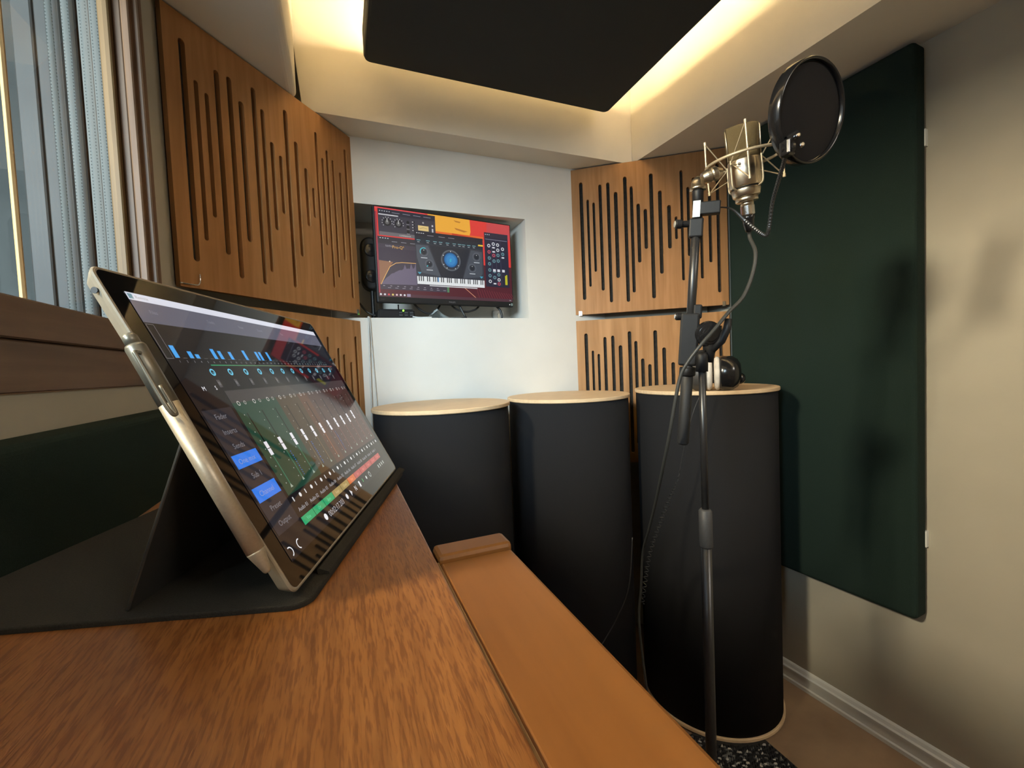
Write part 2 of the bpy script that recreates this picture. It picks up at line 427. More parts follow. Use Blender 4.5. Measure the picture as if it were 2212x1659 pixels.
def slotted_mesh():
    cu = bpy.data.curves.new('slotted', 'CURVE'); cu.dimensions = '2D'; cu.fill_mode = 'BOTH'; cu.extrude = .007
    def poly(pts):
        s = cu.splines.new('POLY'); s.points.add(len(pts)-1)
        for p, q in zip(s.points, pts): p.co = (q[0], q[1], 0, 1)
        s.use_cyclic_u = True
    H = PT-1.4075
    poly([(0, 0), (PW, 0), (PW, H), (0, H)])
    for u, zt, zb, w in SL:
        a, b = zb-1.4075, zt-1.4075; r = w/2
        pts = [(u+r*math.cos(R(t)), b-r+r*math.sin(R(t))) for t in range(0, 181, 30)] + [(u+r*math.cos(R(t)), a+r+r*math.sin(R(t))) for t in range(180, 361, 30)]
        poly(pts)
    o = bpy.data.objects.new('tmp', cu); C.objects.link(o)
    dg = bpy.context.evaluated_depsgraph_get()
    me = bpy.data.meshes.new_from_object(o.evaluated_get(dg))
    bpy.data.objects.remove(o); bpy.data.curves.remove(cu)
    # curve lies in XY, extruded +-Z : bring to X (along), Z (up), Y (depth 0..0.014)
    me.transform(Matrix(((1, 0, 0, 0), (0, 0, -1, .007), (0, 1, 0, 0), (0, 0, 0, 1))))
    me.materials.clear()
    return me
SM = slotted_mesh()
def slotted_panel(p, rz, z, m, label, clips):
    t = thing('slotted_panel', (p[0], p[1], z), label, 'acoustic panel', 'slotted wooden acoustic panels', rz)
    me = SM.copy(); me.materials.append(m)
    o = bpy.data.objects.new('board', me); C.objects.link(o); o.parent = t
    bm = BM(); box(bm, (.006, .0145, .006), (PW-.006, .030, PT-1.4075-.006)); obj('felt_backing', bm, M['felt'], t)
    for c in clips:
        bm = BM(); kind, x, z0, s = c
        if kind == 'wire':   # bent wire spring clip
            pts = [(-.004, -.006, z0), (x-.010, -.006, z0), (x-.003, -.006, z0+s*.004), (x, -.006, z0+s*.012), (x, -.006, z0+s*.026)]
            tube(bm, spline(pts, 5), .0016, 6); obj('clip', bm, M['chrome'], t, smooth=True, label='bent chrome wire clip')
        else:                # small angle bracket
            box(bm, (x-.006, -.0015, z0), (x+.006, 0, z0+.018)); box(bm, (x-.006, -.0015, z0), (x+.006, .03, z0+.0015))
            obj('bracket', bm, M['chrome'], t, label='small chrome angle bracket')
    return t
HB = 1.4075
slotted_panel(LP, RZ_L, HB, M['panelwood'], 'upper slotted wooden panel left of the monitor beside the window', [('wire', .040, .006, 1), ('br', .590, -.004, 1)])
slotted_panel(LP, RZ_L, HB-.6345, M['panelwood2'], 'lower slotted wooden panel mostly hidden behind the tablet', [('wire', .042, .6, -1)])
slotted_panel(RP, RZ_R, HB, M['panelwood'], 'upper slotted wooden panel right of the monitor behind the microphone', [('br', .020, -.004, 1), ('br', .585, -.004, 1)])
slotted_panel(RP, RZ_R, HB-.6345, M['panelwood2'], 'lower slotted wooden panel behind the black tubes right of the white wall', [])

# =================================================================== FABRIC PANELS
# big dark green panel on the right wall (local frame: x along wall towards camera, z up, y towards room)
ga = thing('acoustic_panel', (rwx(1.225)-.012, 1.225, .445), 'tall dark green fabric panel on the right wall behind the pop filter', 'acoustic panel')
ga.rotation_euler = (0, 0, R(-90+3.4))
L_ = 1.225-.664; H_ = 2.011-.445
MM = Matrix(((1, 0, 0, 0), (0, 0, -1, 0), (0, 1, 0, 0), (0, 0, 0, 1)))
bm = BM(); softslab(bm, lambda i: rrect(i, i, L_-i, H_-i, .014), 0, .048, .012, MM); obj('fabric_face', bm, M['greenfab'], ga, smooth=False)
for z in (.20, 1.30):
    bm = BM(); box(bm, (L_-.06, -.001, z), (L_+.003, .0115, z+.045)); obj('standoff', bm, M['white'], ga)
# green panel low on the left wall
gl = thing('acoustic_panel', (-.33, -.40, .62), 'dark green fabric panel on the left wall under the window sill', 'acoustic panel')
gl.rotation_euler = (0, 0, R(90))
bm = BM(); softslab(bm, lambda i: rrect(i, i, 1.44-i, .527-i, .012), .002, .046, .010, MM); obj('fabric_face', bm, M['greenfab'], gl)
bm = BM(); box(bm, (.05, -.002, .05), (1.40, -.0005, .48)); obj('backing', bm, M['felt'], gl)
# ceiling cloud with LED strips on its top edge
PZ = 2.155
cp = thing('ceiling_panel', (.562, .35, PZ), 'large charcoal fabric panel hung under the ceiling with glowing edge', 'acoustic panel')
cx0, cx1, cy0, cy1 = .117-.562, 1.005-.562, -.95-.35, 1.412-.35
bm = BM()
rings = []
for ins, z in ((.010, .0), (.003, .003), (0, .010), (0, .082), (.004, .088)):
    rings.append([bm.verts.new((x, y, z)) for x, y in rrect(cx0+ins, cy0+ins, cx1-ins, cy1-ins, .022-ins)])
n = len(rings[0])
for A, B in zip(rings, rings[1:]):
    for k in range(n): bm.faces.new((A[k], A[(k+1) % n], B[(k+1) % n], B[k]))
bm.faces.new(rings[0][::-1]); bm.faces.new(rings[-1]); obj('fabric_face', bm, M['cloudfab'], cp)
for lo, hi in (((cx0+.03, cy1-.040, .089), (cx1-.03, cy1-.028, .093)), ((cx0+.03, cy0+.028, .089), (cx1-.03, cy0+.040, .093)),
               ((cx0+.028, cy0+.05, .089), (cx0+.040, cy1-.05, .093)), ((cx1-.040, cy0+.05, .089), (cx1-.028, cy1-.05, .093))):
    bm = BM(); box(bm, lo, hi); obj('led_strip', bm, M['led'], cp, label='glowing warm led strip')
for x, y in ((-.3, .8), (.3, .8), (-.3, -1.0), (.3, -1.0)):
    bm = BM(); lathe(bm, (x, y, .087), (0, 0, 1), [(0, .004), (.158, .004)], 10); obj('hanger', bm, M['blkmetal'], cp)

# =================================================================== BASS TRAP TUBES
def tube_trap(x, y, r, h, label, z=0.0):
    t = thing('bass_trap', (x, y, z), label, 'bass trap', 'black fabric bass trap tubes')
    bm = BM(); lathe(bm, (0, 0, .012), (0, 0, 1), [(0, r), (h-.024, r)], 72); obj('fabric_tube', bm, M['blackfab'], t, smooth=False)
    for p in t.children[0].data.polygons: p.use_smooth = abs(p.normal.z) < .5
    for nm, z0 in (('top_disc', h-.012), ('base_disc', .0)):
        bm = BM(); q = r+.006
        lathe(bm, (0, 0, z0), (0, 0, 1), [(0, q-.002), (.002, q), (.010, q), (.012, q-.002)], 72); obj(nm, bm, M['disc'], t)
    return t
tube_trap(.301, 1.376, .2155, 1.087, 'black fabric tube with pale wooden top beside the tablet, below the monitor')
tube_trap(.768, 1.376, .2155, 1.087, 'middle black fabric tube between two other tubes, bare pale wooden top')
tube_trap(1.1785, 1.1404, .2253, 1.0918, 'black fabric tube with headphones on top, beside the green panel', .0072)

# =================================================================== DESK
DZ = 1.0735
dk = thing('wooden_desk', (-.04, .05, 0), 'orange brown wooden desk with oak grained top and narrow smooth front ledge', 'desk')
def dbox(name, lo, hi, m, bev=.0015, label=None):
    bm = BM(); o = Vector(dk.location); box(bm, Vector(lo)-o, Vector(hi)-o, bev=bev, seg=2); return obj(name, bm, m, dk, label=label)
dbox('desk_top', (-.185, -.52, DZ-.028), (.0520, .605, DZ), M['desktop'], .0012)
dbox('front_ledge', (.0534, -.52, DZ-.030), (.1050, .2775, DZ-.0022), M['ledge'], .0022, 'smooth orange front ledge')
dbox('end_lip', (.0534, .2778, DZ-.030), (.1062, .3000, DZ+.0022), M['ledge'], .003, 'raised rounded lip at the end of the ledge')
dbox('hinge_strip', (.0521, -.52, DZ-.026), (.0533, .2775, DZ-.0014), M['groove'], 0)
dbox('front_panel', (.030, -.50, .04), (.045, .585, DZ-.028), M['ledge'])
dbox('back_panel', (-.180, -.50, .04), (-.167, .585, DZ-.028), M['ledge'])
dbox('side_panel', (-.167, -.50, 0), (.030, -.48, DZ-.028), M['ledge'])
dbox('side_panel', (-.167, .565, 0), (.030, .585, DZ-.028), M['ledge'])
dbox('ledge_support', (.045, -.50, DZ-.075), (.100, .295, DZ-.030), M['ledge'])

# =================================================================== GRAPHICS HELPER
class Pic:
    def __init__(s, w, h): s.w, s.h, s.P = w, h, []
    def poly(s, pts, col, layer, k=1.0):
        s.P.append((pts, tuple(c*k for c in lin(col)), layer))
    def rect(s, x0, y0, x1, y1, col, layer, k=1.0):
        s.poly([(x0, y0), (x1, y0), (x1, y1), (x0, y1)], col, layer, k)
    def disc(s, cx, cy, r, col, layer, n=20, a0=0, a1=360, r2=None, k=1.0):
        ar = s.w/s.h
        if r2 is None:
            s.poly([(cx+r*math.cos(R(a0+(a1-a0)*i/n)), cy+r*ar*math.sin(R(a0+(a1-a0)*i/n))) for i in range(n)], col, layer, k)
        else:
            for i in range(n):
                a, b = R(a0+(a1-a0)*i/n), R(a0+(a1-a0)*(i+1)/n)
                s.poly([(cx+r*math.cos(a), cy+r*ar*math.sin(a)), (cx+r*math.cos(b), cy+r*ar*math.sin(b)),
                        (cx+r2*math.cos(b), cy+r2*ar*math.sin(b)), (cx+r2*math.cos(a), cy+r2*ar*math.sin(a))], col, layer, k)
    def line(s, pts, wd, col, layer, k=1.0):
        ar = s.w/s.h
        for (x0, y0), (x1, y1) in zip(pts, pts[1:]):
            dx, dy = x1-x0, (y1-y0)/ar; l = math.hypot(dx, dy) or 1
            nx, ny = -dy/l*wd/2, dx/l*wd/2*ar
            s.poly([(x0+nx, y0+ny), (x1+nx, y1+ny), (x1-nx, y1-ny), (x0-nx, y0-ny)], col, layer, k)
    def text(s, txt, cx, cy, size, col, layer, k=1.0, align='c'):
        """size = cap height as fraction of height"""
        vs, fs = text_tris(txt)
        if not vs: return
        mx = max(v[0] for v in vs); mn = min(v[0] for v in vs); sc = size/.69; ar = s.h/s.w
        off = (mx+mn)/2 if align == 'c' else mn
        for f in fs:
            s.poly([(cx+(vs[i][0]-off)*sc*ar, cy-(vs[i][1]-.345)*sc) for i in f], col, layer, k)
    def build(s, name, m, parent, to3, lay=2.5e-5):
        me = bpy.data.meshes.new(name); V = []; F = []; K = []
        for pts, col, layer in s.P:
            i0 = len(V)
            for a, b in pts: V.append(to3(a, b, layer*lay))
            F.append(list(range(i0, i0+len(pts)))); K += [(*col, 1)]*len(pts)
        me.from_pydata(V, [], F); me.update()
        at = me.color_attributes.new('pic', 'FLOAT_COLOR', 'CORNER')
        at.data.foreach_set('color', [c for k in K for c in k])
        me.materials.append(m)
        o = bpy.data.objects.new(name, me); C.objects.link(o); o.parent = parent
        return o
_tt = {}
def text_tris(txt):
    if txt in _tt: return _tt[txt]
    cu = bpy.data.curves.new('t', 'FONT'); cu.body = txt; cu.resolution_u = 2
    o = bpy.data.objects.new('t', cu); C.objects.link(o)
    me = bpy.data.meshes.new_from_object(o.evaluated_get(bpy.context.evaluated_depsgraph_get()))
    me.calc_loop_triangles()
    r = ([tuple(v.co) for v in me.vertices], [tuple(t.vertices) for t in me.loop_triangles])
    bpy.data.objects.remove(o); bpy.data.curves.remove(cu); bpy.data.meshes.remove(me)
    _tt[txt] = r; return r

# =================================================================== TABLET, COVER, PEN
AZ, TL = R(17.35), R(26.7)
TW, TH, TT = .292, .2026, .0085
U = Vector((math.sin(AZ), math.cos(AZ), 0)); LF = Vector((-math.cos(AZ), math.sin(AZ), 0))
UP = Vector((0, 0, 1))*math.cos(TL)+LF*math.sin(TL); NN = U.cross(UP).normalized()
BL = Vector((-.0299, .2569, 1.0808))
TM = Matrix(((U.x, UP.x, NN.x, 0), (U.y, UP.y, NN.y, 0), (U.z, UP.z, NN.z, 0), (0, 0, 0, 1)))
tb = thing('tablet_computer', BL, 'silver edged tablet computer showing a mixer screen, propped on its kickstand', 'tablet')
tb.rotation_euler = TM.to_euler()
# local: x along the long side, y up the screen, z out of the screen
bm = BM()
rings = []
for ins, z in ((.004, -TT), (.0012, -TT*.45), (0, -.0012), (.0004, -.0003), (.0012, 0), (.0019, -.0003)):
    rings.append([bm.verts.new((x, y, z)) for x, y in rrect(ins, ins, TW-ins, TH-ins, .0055-ins*.5)])
n = len(rings[0])
for A, B in zip(rings, rings[1:]):
    for k in range(n): bm.faces.new((A[k], A[(k+1) % n], B[(k+1) % n], B[k]))
bm.faces.new(rings[0][::-1]); bm.faces.new(rings[-1]); obj('body', bm, M['silver'], tb)
bm = BM()
A = [bm.verts.new((x, y, -.0002)) for x, y in rrect(.0019, .0019, TW-.0019, TH-.0019, .0046)]
bm.faces.new(A)
glass = obj('glass', bm, mat('black_cover_glass', (.004, .004, .0045), .03, spec=.5, noise=.02, nscale=50), tb)
bm = BM(); lathe(bm, (.0006, TH-.013, -.0045), (-1, 0, 0), [(0, .0017), (.0005, .0017)], 16); obj('headphone_socket', bm, M['blk'], tb)
tp = Pic(TW, TH)
tp.rect(.046, .070, .962, .931, (24, 22, 25), 1)
# title bar and ribbon
tp.rect(.046, .066, .962, .090, (214, 216, 228), 2)
tp.rect(.049, .070, .060, .086, (120, 150, 160), 3); tp.text('Remote', .066, .078, .010, (150, 155, 160), 3, align='l')
tp.rect(.046, .090, .962, .160, (92, 92, 106), 2)
for x, t in ((.09, 'Files'), (.27, 'Tools'), (.40, 'View'), (.50, 'Zoom'), (.64, 'Pan')): tp.text(t, x, .122, .012, (128, 128, 138), 3)
tp.rect(.046, .160, .962, .272, (26, 24, 27), 2)
# meters
tp.line([(.049, .165), (.049, .272), (.068, .272), (.068, .165), (.049, .165)], .0012, (110, 108, 112), 3)
for x, h in ((.074, .040), (.117, .023), (.137, .014), (.1995, .037), (.2235, .031), (.2645, .030), (.330, .040), (.391, .038), (.4105, .038), (.452, .040)):
    tp.rect(x, .269-h, x+.0125, .269, (70, 160, 232), 4)
for i in range(38):
    x = .074+.0218*i
    tp.rect(x, .2685, x+.012, .2702, (96, 96, 98), 3); tp.text('%d' % (i+1), x+.006, .281, .007, (150, 150, 152), 3)
# coloured rule, pan knobs, button row
for i in range(40):
    t = i/39; c = [(50, 140, 95), (120, 110, 80), (150, 80, 70)]
    a, b, f = (c[0], c[1], t*2) if t < .5 else (c[1], c[2], t*2-1)
    tp.rect(.170+.75*t-.0, .2905, .170+.75*t+.0195, .2945, tuple(a[j]+(b[j]-a[j])*f for j in range(3)), 3)
for k in range(12):
    x = .161+.0662*k
    tp.disc(x, .318, .0088, (105, 195, 225), 4, 16, r2=.0052); tp.line([(x, .318), (x+.004, .325)], .002, (105, 195, 225), 4)
    tp.rect(x-.006, .345, x+.006, .372, (70, 68, 70), 4); tp.rect(x-.004, .352, x+.004, .364, (100, 98, 100), 5)
tp.text('M', .100, .372, .014, (225, 225, 230), 4); tp.text('S', .140, .372, .014, (225, 225, 230), 4)
# fader area
tp.rect(.161, .385, .962, .430, (62, 58, 58), 3)
cols = [(28, 62, 48)]*3+[(66, 52, 36)]*2+[(84, 52, 36)]+[(72, 48, 44)]*7
for k in range(12):
    x0 = .161+.0662*k; x1 = min(.962, x0+.0662)
    tp.rect(x0, .430, x1, .770, cols[k], 3)
    xc = x0+.034; fy = .604-(.009 if k == 10 else 0)
    tp.rect(xc-.0022, .470, xc+.0022, .730, (14, 14, 14), 4)
    tp.rect(xc-.0022, fy, xc+.0022, .740, tuple(min(255, c*1.7) for c in cols[k]), 5)
    if k < 11:
        tp.rect(xc-.0068, fy-.025, xc+.0068, fy+.025, (226, 224, 230), 7); tp.rect(xc-.0068, fy-.001, xc+.0068, fy+.0015, (40, 40, 44), 8)
    for j in range(9): tp.disc(xc-.014, .475+.032*j, .0016, (170, 170, 165), 5, 8)
    tp.disc(x0+.024, .433, .006, (190, 185, 180), 5, 14, r2=.004); tp.disc(x0+.050, .433, .005, (160, 155, 150), 5, 14, r2=.003)
    tp.poly([(xc, .738), (xc+.006, .752), (xc-.006, .752)], (150, 165, 150), 5)
    if k in (1, 3, 6):
        for j in range(12): tp.rect(xc+.014, .640+.0085*j, xc+.014+random.uniform(.002, .006), .644+.0085*j, (66, 110, 190), 6)
    # mute / solo icons, names
    tp.rect(x0+.008, .780, x0+.0125, .796, (205, 205, 205), 4); tp.disc(x0+.047, .788, .0055, (225, 225, 225), 4, 12)
    if k < 11: tp.text('Audio %02d' % (k+1), x0+.030, .826, .014, (168, 166, 170), 4)
    c = (44, 160, 106) if k < 3 else ((160, 140, 90) if k < 5 else ((206, 106, 56) if k == 5 else (178, 82, 78)))
    if k < 11:
        tp.rect(x0-.004, .850, x0+.0605, .878, c, 4); tp.text(('Vox', 'Gtr', 'Bass', 'Keys', 'Drum')[k % 5], x0+.028, .864, .012, tuple(min(255, q+50) for q in c), 5)
# side menu
tp.rect(.052, .440, .150, .850, (44, 42, 47), 3)
tp.rect(.056, .588, .148, .631, (52, 122, 226), 4); tp.rect(.056, .697, .148, .743, (52, 122, 226), 4)
for y, t in ((.465, 'Fader'), (.515, 'Inserts'), (.563, 'Sends'), (.611, 'One mix'), (.663, 'Sub 1'), (.720, 'Channel'), (.772, 'Preset'), (.823, 'Output')):
    tp.text(t, .100, y, .017, (138, 152, 196) if t in ('One mix', 'Channel') else (120, 118, 124), 5)
# transport
tp.disc(.101, .907, .011, (236, 236, 240), 4, 12, 100, 290, r2=.0085); tp.disc(.058, .907, .011, (236, 236, 240), 4, 12, -110, 80, r2=.0085)
tp.disc(.258, .906, .0085, (236, 236, 240), 4, 20)
tp.text('00:02:17.203', .335, .908, .022, (176, 172, 176), 4)
tp.disc(.426, .907, .008, (226, 226, 230), 4, 16); tp.poly([(.460, .893), (.474, .907), (.460, .921)], (220, 220, 224), 4)
tp.line([(.505, .918), (.505, .896), (.517, .918), (.517, .896)], .0022, (220, 220, 224), 4); tp.rect(.551, .893, .563, .920, (228, 228, 232), 4)
tp.rect(.592, .895, .597, .912, (90, 180, 110), 4); tp.disc(.636, .906, .006, (210, 215, 212), 4); tp.disc(.680, .906, .010, (180, 186, 182), 4, r2=.007)
for x in (.80, .825, .85, .875): tp.rect(x, .900, x+.010, .918, (170, 176, 172), 4)
scr = tp.build('screen', M['tabdisp'], tb, lambda a, b, e: (a*TW, (1-b)*TH, e+.00002))
# kickstand: hinged half way up the back, foot on the cover
FOOT = Vector((.0045, 0, 0))
def loc_tab(p): return TM.to_3x3().transposed() @ (Vector(p)-BL)
hinge = loc_tab(BL+UP*.1035-NN*(TT+.0002)); foot = loc_tab(BL+LF*.0895+Vector((0, 0, DZ+.0035-BL.z)))
d = (foot-hinge).normalized(); nrm = Vector((1, 0, 0)).cross(d).normalized()
bm = BM(); MK = Matrix(((1, d.x, nrm.x, 0), (0, d.y, nrm.y, hinge.y), (0, d.z, nrm.z, hinge.z), (0, 0, 0, 1)))
box(bm, (.004, 0, -.0009), (TW-.004, (foot-hinge).length, .0009), MK, bev=.0005, seg=1); obj('kickstand', bm, M['kick'], tb)
# keyboard cover lying under and behind the tablet
cv = thing('keyboard_cover', (BL.x, BL.y, DZ), 'dark felt tablet cover lying folded under the tablet on the desk', 'tablet cover', rz=math.atan2(U.y, U.x))
bm = BM()
def cvo(i): return rrect(-.0030+i, -.0078+i, TW+.004-i, .2120-i, .011-i*.5)
softslab(bm, cvo, .0002, .0033, .0012); obj('felt_sheet', bm, M['cover'], cv)
bm = BM()   # raised hinge flap against the bottom edge of the tablet
prism(bm, [(-.0082, .0034), (-.0012, .0034), (-.0006, .0066), (-.0020, .0072), (-.0076, .0050)], .030, TW+.006,
      Matrix(((0, 0, 1, 0), (1, 0, 0, 0), (0, 1, 0, 0), (0, 0, 0, 1)))); obj('hinge_flap', bm, M['cover'], cv)
# stylus held on the near side edge
pc = BL-U*.0050-NN*.0024
pen = thing('stylus_pen', pc+UP*.0190, 'champagne metal stylus clipped to the near edge of the tablet', 'pen')
pen.rotation_euler = (TM @ Matrix.Rotation(R(1.5), 4, 'X')).to_euler()
r = .0046
bm = BM(); lathe(bm, (0, 0, 0), (0, 1, 0), [(0, .0013), (.0010, .0020), (.0120, r-.0002), (.0130, r)], 28, True); obj('tip_cone', bm, M['penmetal'], pen, smooth=True)
bm = BM(); lathe(bm, (0, .0130, 0), (0, 1, 0), [(0, r), (.0880, r)], 28); o = obj('barrel', bm, M['penmetal'], pen, smooth=True)
bm = BM(); lathe(bm, (0, .1010, 0), (0, 1, 0), [(0, r), (.0325, r), (.0340, r-.0006)], 28); obj('grey_cap', bm, M['pengrey'], pen, smooth=True, label='darker grey cap section')
bm = BM(); lathe(bm, (0, .1350, 0), (0, 1, 0), [(0, r-.0012), (.0045, r-.0013), (.0062, r-.0022), (.0068, r-.004)], 28); obj('tail_button', bm, M['pengrey'], pen, smooth=True)
bm = BM()
q = -.0088; pts = [(-.0040, .129, .0030), (q, .1285, .0042), (q-.0006, .1250, .0045), (q-.0004, .1020, .0042), (q+.0006, .0945, .0042), (q+.0026, .0935, .0042), (q+.0038, .0960, .0042), (q+.0038, .1100, .0042)]
tube(bm, spline(pts, 5), .0010, 8); obj('clip', bm, M['pengrey'], pen, smooth=True)

# =================================================================== MONITOR
A0 = Vector((.1326, 1.56)); MAZ = R(82); md = Vector((math.sin(MAZ), math.cos(MAZ)))
mon = thing('monitor', (A0.x+md.x*.2745, A0.y+md.y*.2745, 1.4435), 'black computer monitor with plugin windows on a red wallpaper, in the wall niche', 'monitor', rz=math.atan2(md.y, md.x))
MW, MH = .549, .335
bm = BM(); box(bm, (-MW/2, 0, 0), (MW/2, .022, MH), bev=.003); box(bm, (-.20, .022, .06), (.20, .045, .27), bev=.006); obj('housing', bm, M['blk'], mon)
bm = BM(); box(bm, (-.04, .045, .13), (.04, .165, .19)); box(bm, (-.06, .155, .11), (.06, .165, .21)); obj('wall_mount', bm, M['blkmetal'], mon)
mp = Pic(MW, MH)
mp.rect(.011, .012, .992, .938, (96, 38, 48), 1)
# wallpaper: sky, sun, dusk ground
mp.rect(.011, .012, .992, .52, (222, 62, 58), 2); mp.rect(.80, .012, .992, .20, (200, 74, 78), 3); mp.rect(.011, .012, .34, .03, (226, 78, 82), 3)
mp.poly([(.36, .012), (.668, .012), (.672, .15), (.655, .235), (.36, .205)], (238, 172, 62), 4)
mp.rect(.36, .19, .77, .24, (226, 104, 44), 5)
mp.poly([(.53, .19), (.77, .215), (.77, .235), (.53, .225)], (190, 66, 40), 6)
mp.poly([(.545, .04), (.60, .05), (.59, .065), (.56, .06)], (190, 128, 52), 6); mp.poly([(.55, .125), (.65, .15), (.62, .165), (.56, .145)], (184, 118, 50), 6)
mp.rect(.011, .52, .992, .938, (84, 34, 44), 2)
for i in range(15): mp.line([(.70+.02*i, .80+.003*i), (.72+.021*i, .905)], .0022, (140, 62, 72), 3)
mp.line([(.60, .79), (.69, .905)], .004, (216, 150, 120), 4); mp.rect(.011, .06, .022, .9, (150, 56, 70), 3)
# window 1 : compressor
mp.rect(.030, .025, .411, .30, (62, 60, 70), 10); mp.rect(.030, .025, .411, .085, (48, 47, 58), 11)
mp.rect(.034, .078, .16, .090, (200, 200, 205), 12)
for x in (.04, .055, .07, .085, .10): mp.rect(x, .045, x+.007, .052, (205, 210, 220), 12)
for x in (.12, .19, .26, .33): mp.rect(x, .052, x+.05, .057, (150, 150, 165), 12)
for x, y in ((.087, .160), (.160, .165)):
    mp.disc(x, y, .024, (34, 33, 36), 12); mp.disc(x, y, .014, (96, 96, 96), 13); mp.line([(x, y), (x, y-.04)], .004, (214, 214, 214), 14)
    for a in range(-220, 41, 29): mp.disc(x+.032*math.cos(R(a)), y+.052*math.sin(R(a)), .0028, (205, 205, 205), 13, 8)
for y in (.135, .185, .235): mp.disc(.222, y, .010, (30, 30, 32), 12); mp.rect(.212, y+.02, .232, y+.024, (160, 160, 160), 12)
for y in (.12, .15, .18, .21): mp.rect(.250, y, .258, y+.008, (200, 200, 200), 12); mp.rect(.262, y-.006, .268, y+.014, (24, 24, 26), 12)
mp.rect(.290, .150, .362, .205, (224, 196, 130), 12); mp.line([(.30, .185), (.325, .170), (.352, .180)], .002, (110, 90, 60), 13); mp.disc(.326, .118, .006, (160, 160, 160), 12)
for y in (.13, .17, .19): mp.rect(.385, y, .395, y+.02, (200, 200, 205), 12)
mp.rect(.034, .262, .28, .30, (108, 104, 108), 11); mp.text('COMPRESSOR', .20, .285, .014, (206, 204, 200), 13)
# window 2 : equaliser
mp.rect(.022, .312, .49, .862, (64, 58, 72), 14); mp.rect(.022, .312, .27, .385, (52, 50, 58), 15)
for x in (.034, .05, .066, .082): mp.rect(x, .325, x+.008, .333, (205, 210, 220), 16)
for x in (.11, .17, .23): mp.rect(x, .355, x+.035, .360, (150, 150, 165), 16)
mp.text('fabfilter', .095, .405, .020, (150, 150, 160), 16); mp.text('Pro-Q³', .150, .412, .030, (222, 170, 70), 16)
mp.rect(.022, .43, .27, .562, (58, 52, 68), 15)
mp.poly([(.022, .562), (.112, .572), (.09, .621), (.06, .71), (.030, .807), (.022, .81)], (146, 104, 78), 16)
mp.poly([(.03, .81)]+[(.03+.0105*i, .81-.205*(1-math.exp(-i/9.0))-(.055 if i in (15, 19, 22) else 0)-random.uniform(0, .012)) for i in range(23)]+[(.265, .80)], (104, 96, 118), 17)
mp.line([(.028, .812), (.06, .71), (.09, .621), (.13, .580), (.17, .569), (.265, .567)], .0036, (240, 186, 106), 18); mp.disc(.09, .568, .004, (240, 220, 190), 18)
for i in range(9): mp.rect(.04+.045*i, .822, .052+.045*i, .827, (170, 165, 178), 17); mp.rect(.07+.047*i, .842, .09+.047*i, .846, (170, 165, 178), 17)
mp.rect(.475, .795, .49, .862, (84, 130, 92), 17)
# window 3 : pitch plugin with keyboard
mp.rect(.263, .212, .764, .786, (42, 44, 54), 20)
mp.rect(.263, .212, .764, .262, (38, 38, 48), 21); mp.rect(.264, .285, .764, .345, (36, 46, 58), 21)
for x in (.275, .29, .305, .32): mp.rect(x, .228, x+.008, .236, (205, 210, 220), 22)
for x in (.35, .43, .50): mp.rect(x, .247, x+.045, .252, (150, 150, 165), 22)
for x in (.275, .34, .39, .43, .48, .53, .57, .60, .64, .68): mp.rect(x, .305, x+.026, .312, (120, 170, 180), 22); mp.rect(x+.004, .326, x+.02, .331, (190, 200, 205), 22)
mp.rect(.726, .285, .764, .303, (226, 190, 60), 23)
mp.rect(.264, .345, .764, .700, (54, 58, 68), 21)
mp.poly([(.36, .350), (.661, .352), (.593, .695), (.436, .695)], (40, 44, 54), 22)
mp.poly([(.269, .36), (.352, .36), (.432, .690), (.30, .66), (.272, .50)], (76, 82, 92), 22); mp.poly([(.668, .36), (.755, .37), (.752, .62), (.736, .665), (.60, .690)], (72, 78, 88), 22)
mp.disc(.512, .500, .072, (92, 98, 106), 23, 40); mp.disc(.512, .500, .063, (48, 54, 64), 24, 40)
mp.disc(.512, .495, .052, (30, 74, 122), 25, 40); mp.disc(.512, .495, .046, (44, 116, 178), 26, 40); mp.disc(.512, .495, .034, (58, 134, 196), 27, 40)
mp.disc(.512, .495, .008, (60, 226, 220), 28, 14, -320, -30, r2=.0055); mp.line([(.508, .50), (.504, .52)], .002, (60, 226, 220), 28)
for a in (-90, -30, 30, 150, 210, 60, 120): mp.disc(.512+.062*math.cos(R(a)), .500+.101*math.sin(R(a)), .0035, (210, 215, 220), 28, 8)
for x, y in ((.321, .431), (.356, .560), (.709, .432), (.672, .565)):
    mp.disc(x, y, .030, (98, 104, 114), 23, 28, r2=.026); mp.disc(x, y, .019, (40, 44, 52), 24, 24); mp.rect(x-.022, y+.062, x+.022, y+.070, (196, 204, 212), 24)
    mp.disc(x, y-.018, .003, (210, 215, 220), 25, 8)
mp.disc(.321, .431, .028, (60, 200, 214), 25, 20, -210, -60, r2=.023); mp.line([(.345, .575), (.338, .59)], .005, (60, 200, 214), 25)
for x in (.285, .742): mp.poly([(x-.014, .655), (x+.014, .655), (x, .680)], (70, 160, 190), 24)
mp.rect(.266, .700, .764, .785, (232, 236, 238), 24)
for i in range(35): mp.rect(.266+.01423*i, .700, .2668+.01423*i, .785, (180, 186, 192), 25)
for i in range(34):
    if i % 7 in (0, 1, 2, 4, 5): mp.rect(.277+.01423*i, .700, .2835+.01423*i, .752, (34, 34, 42), 26)
mp.rect(.409, .700, .418, .752, (104, 150, 196), 27); mp.rect(.35, .792, .705, .802, (214, 216, 220), 24)
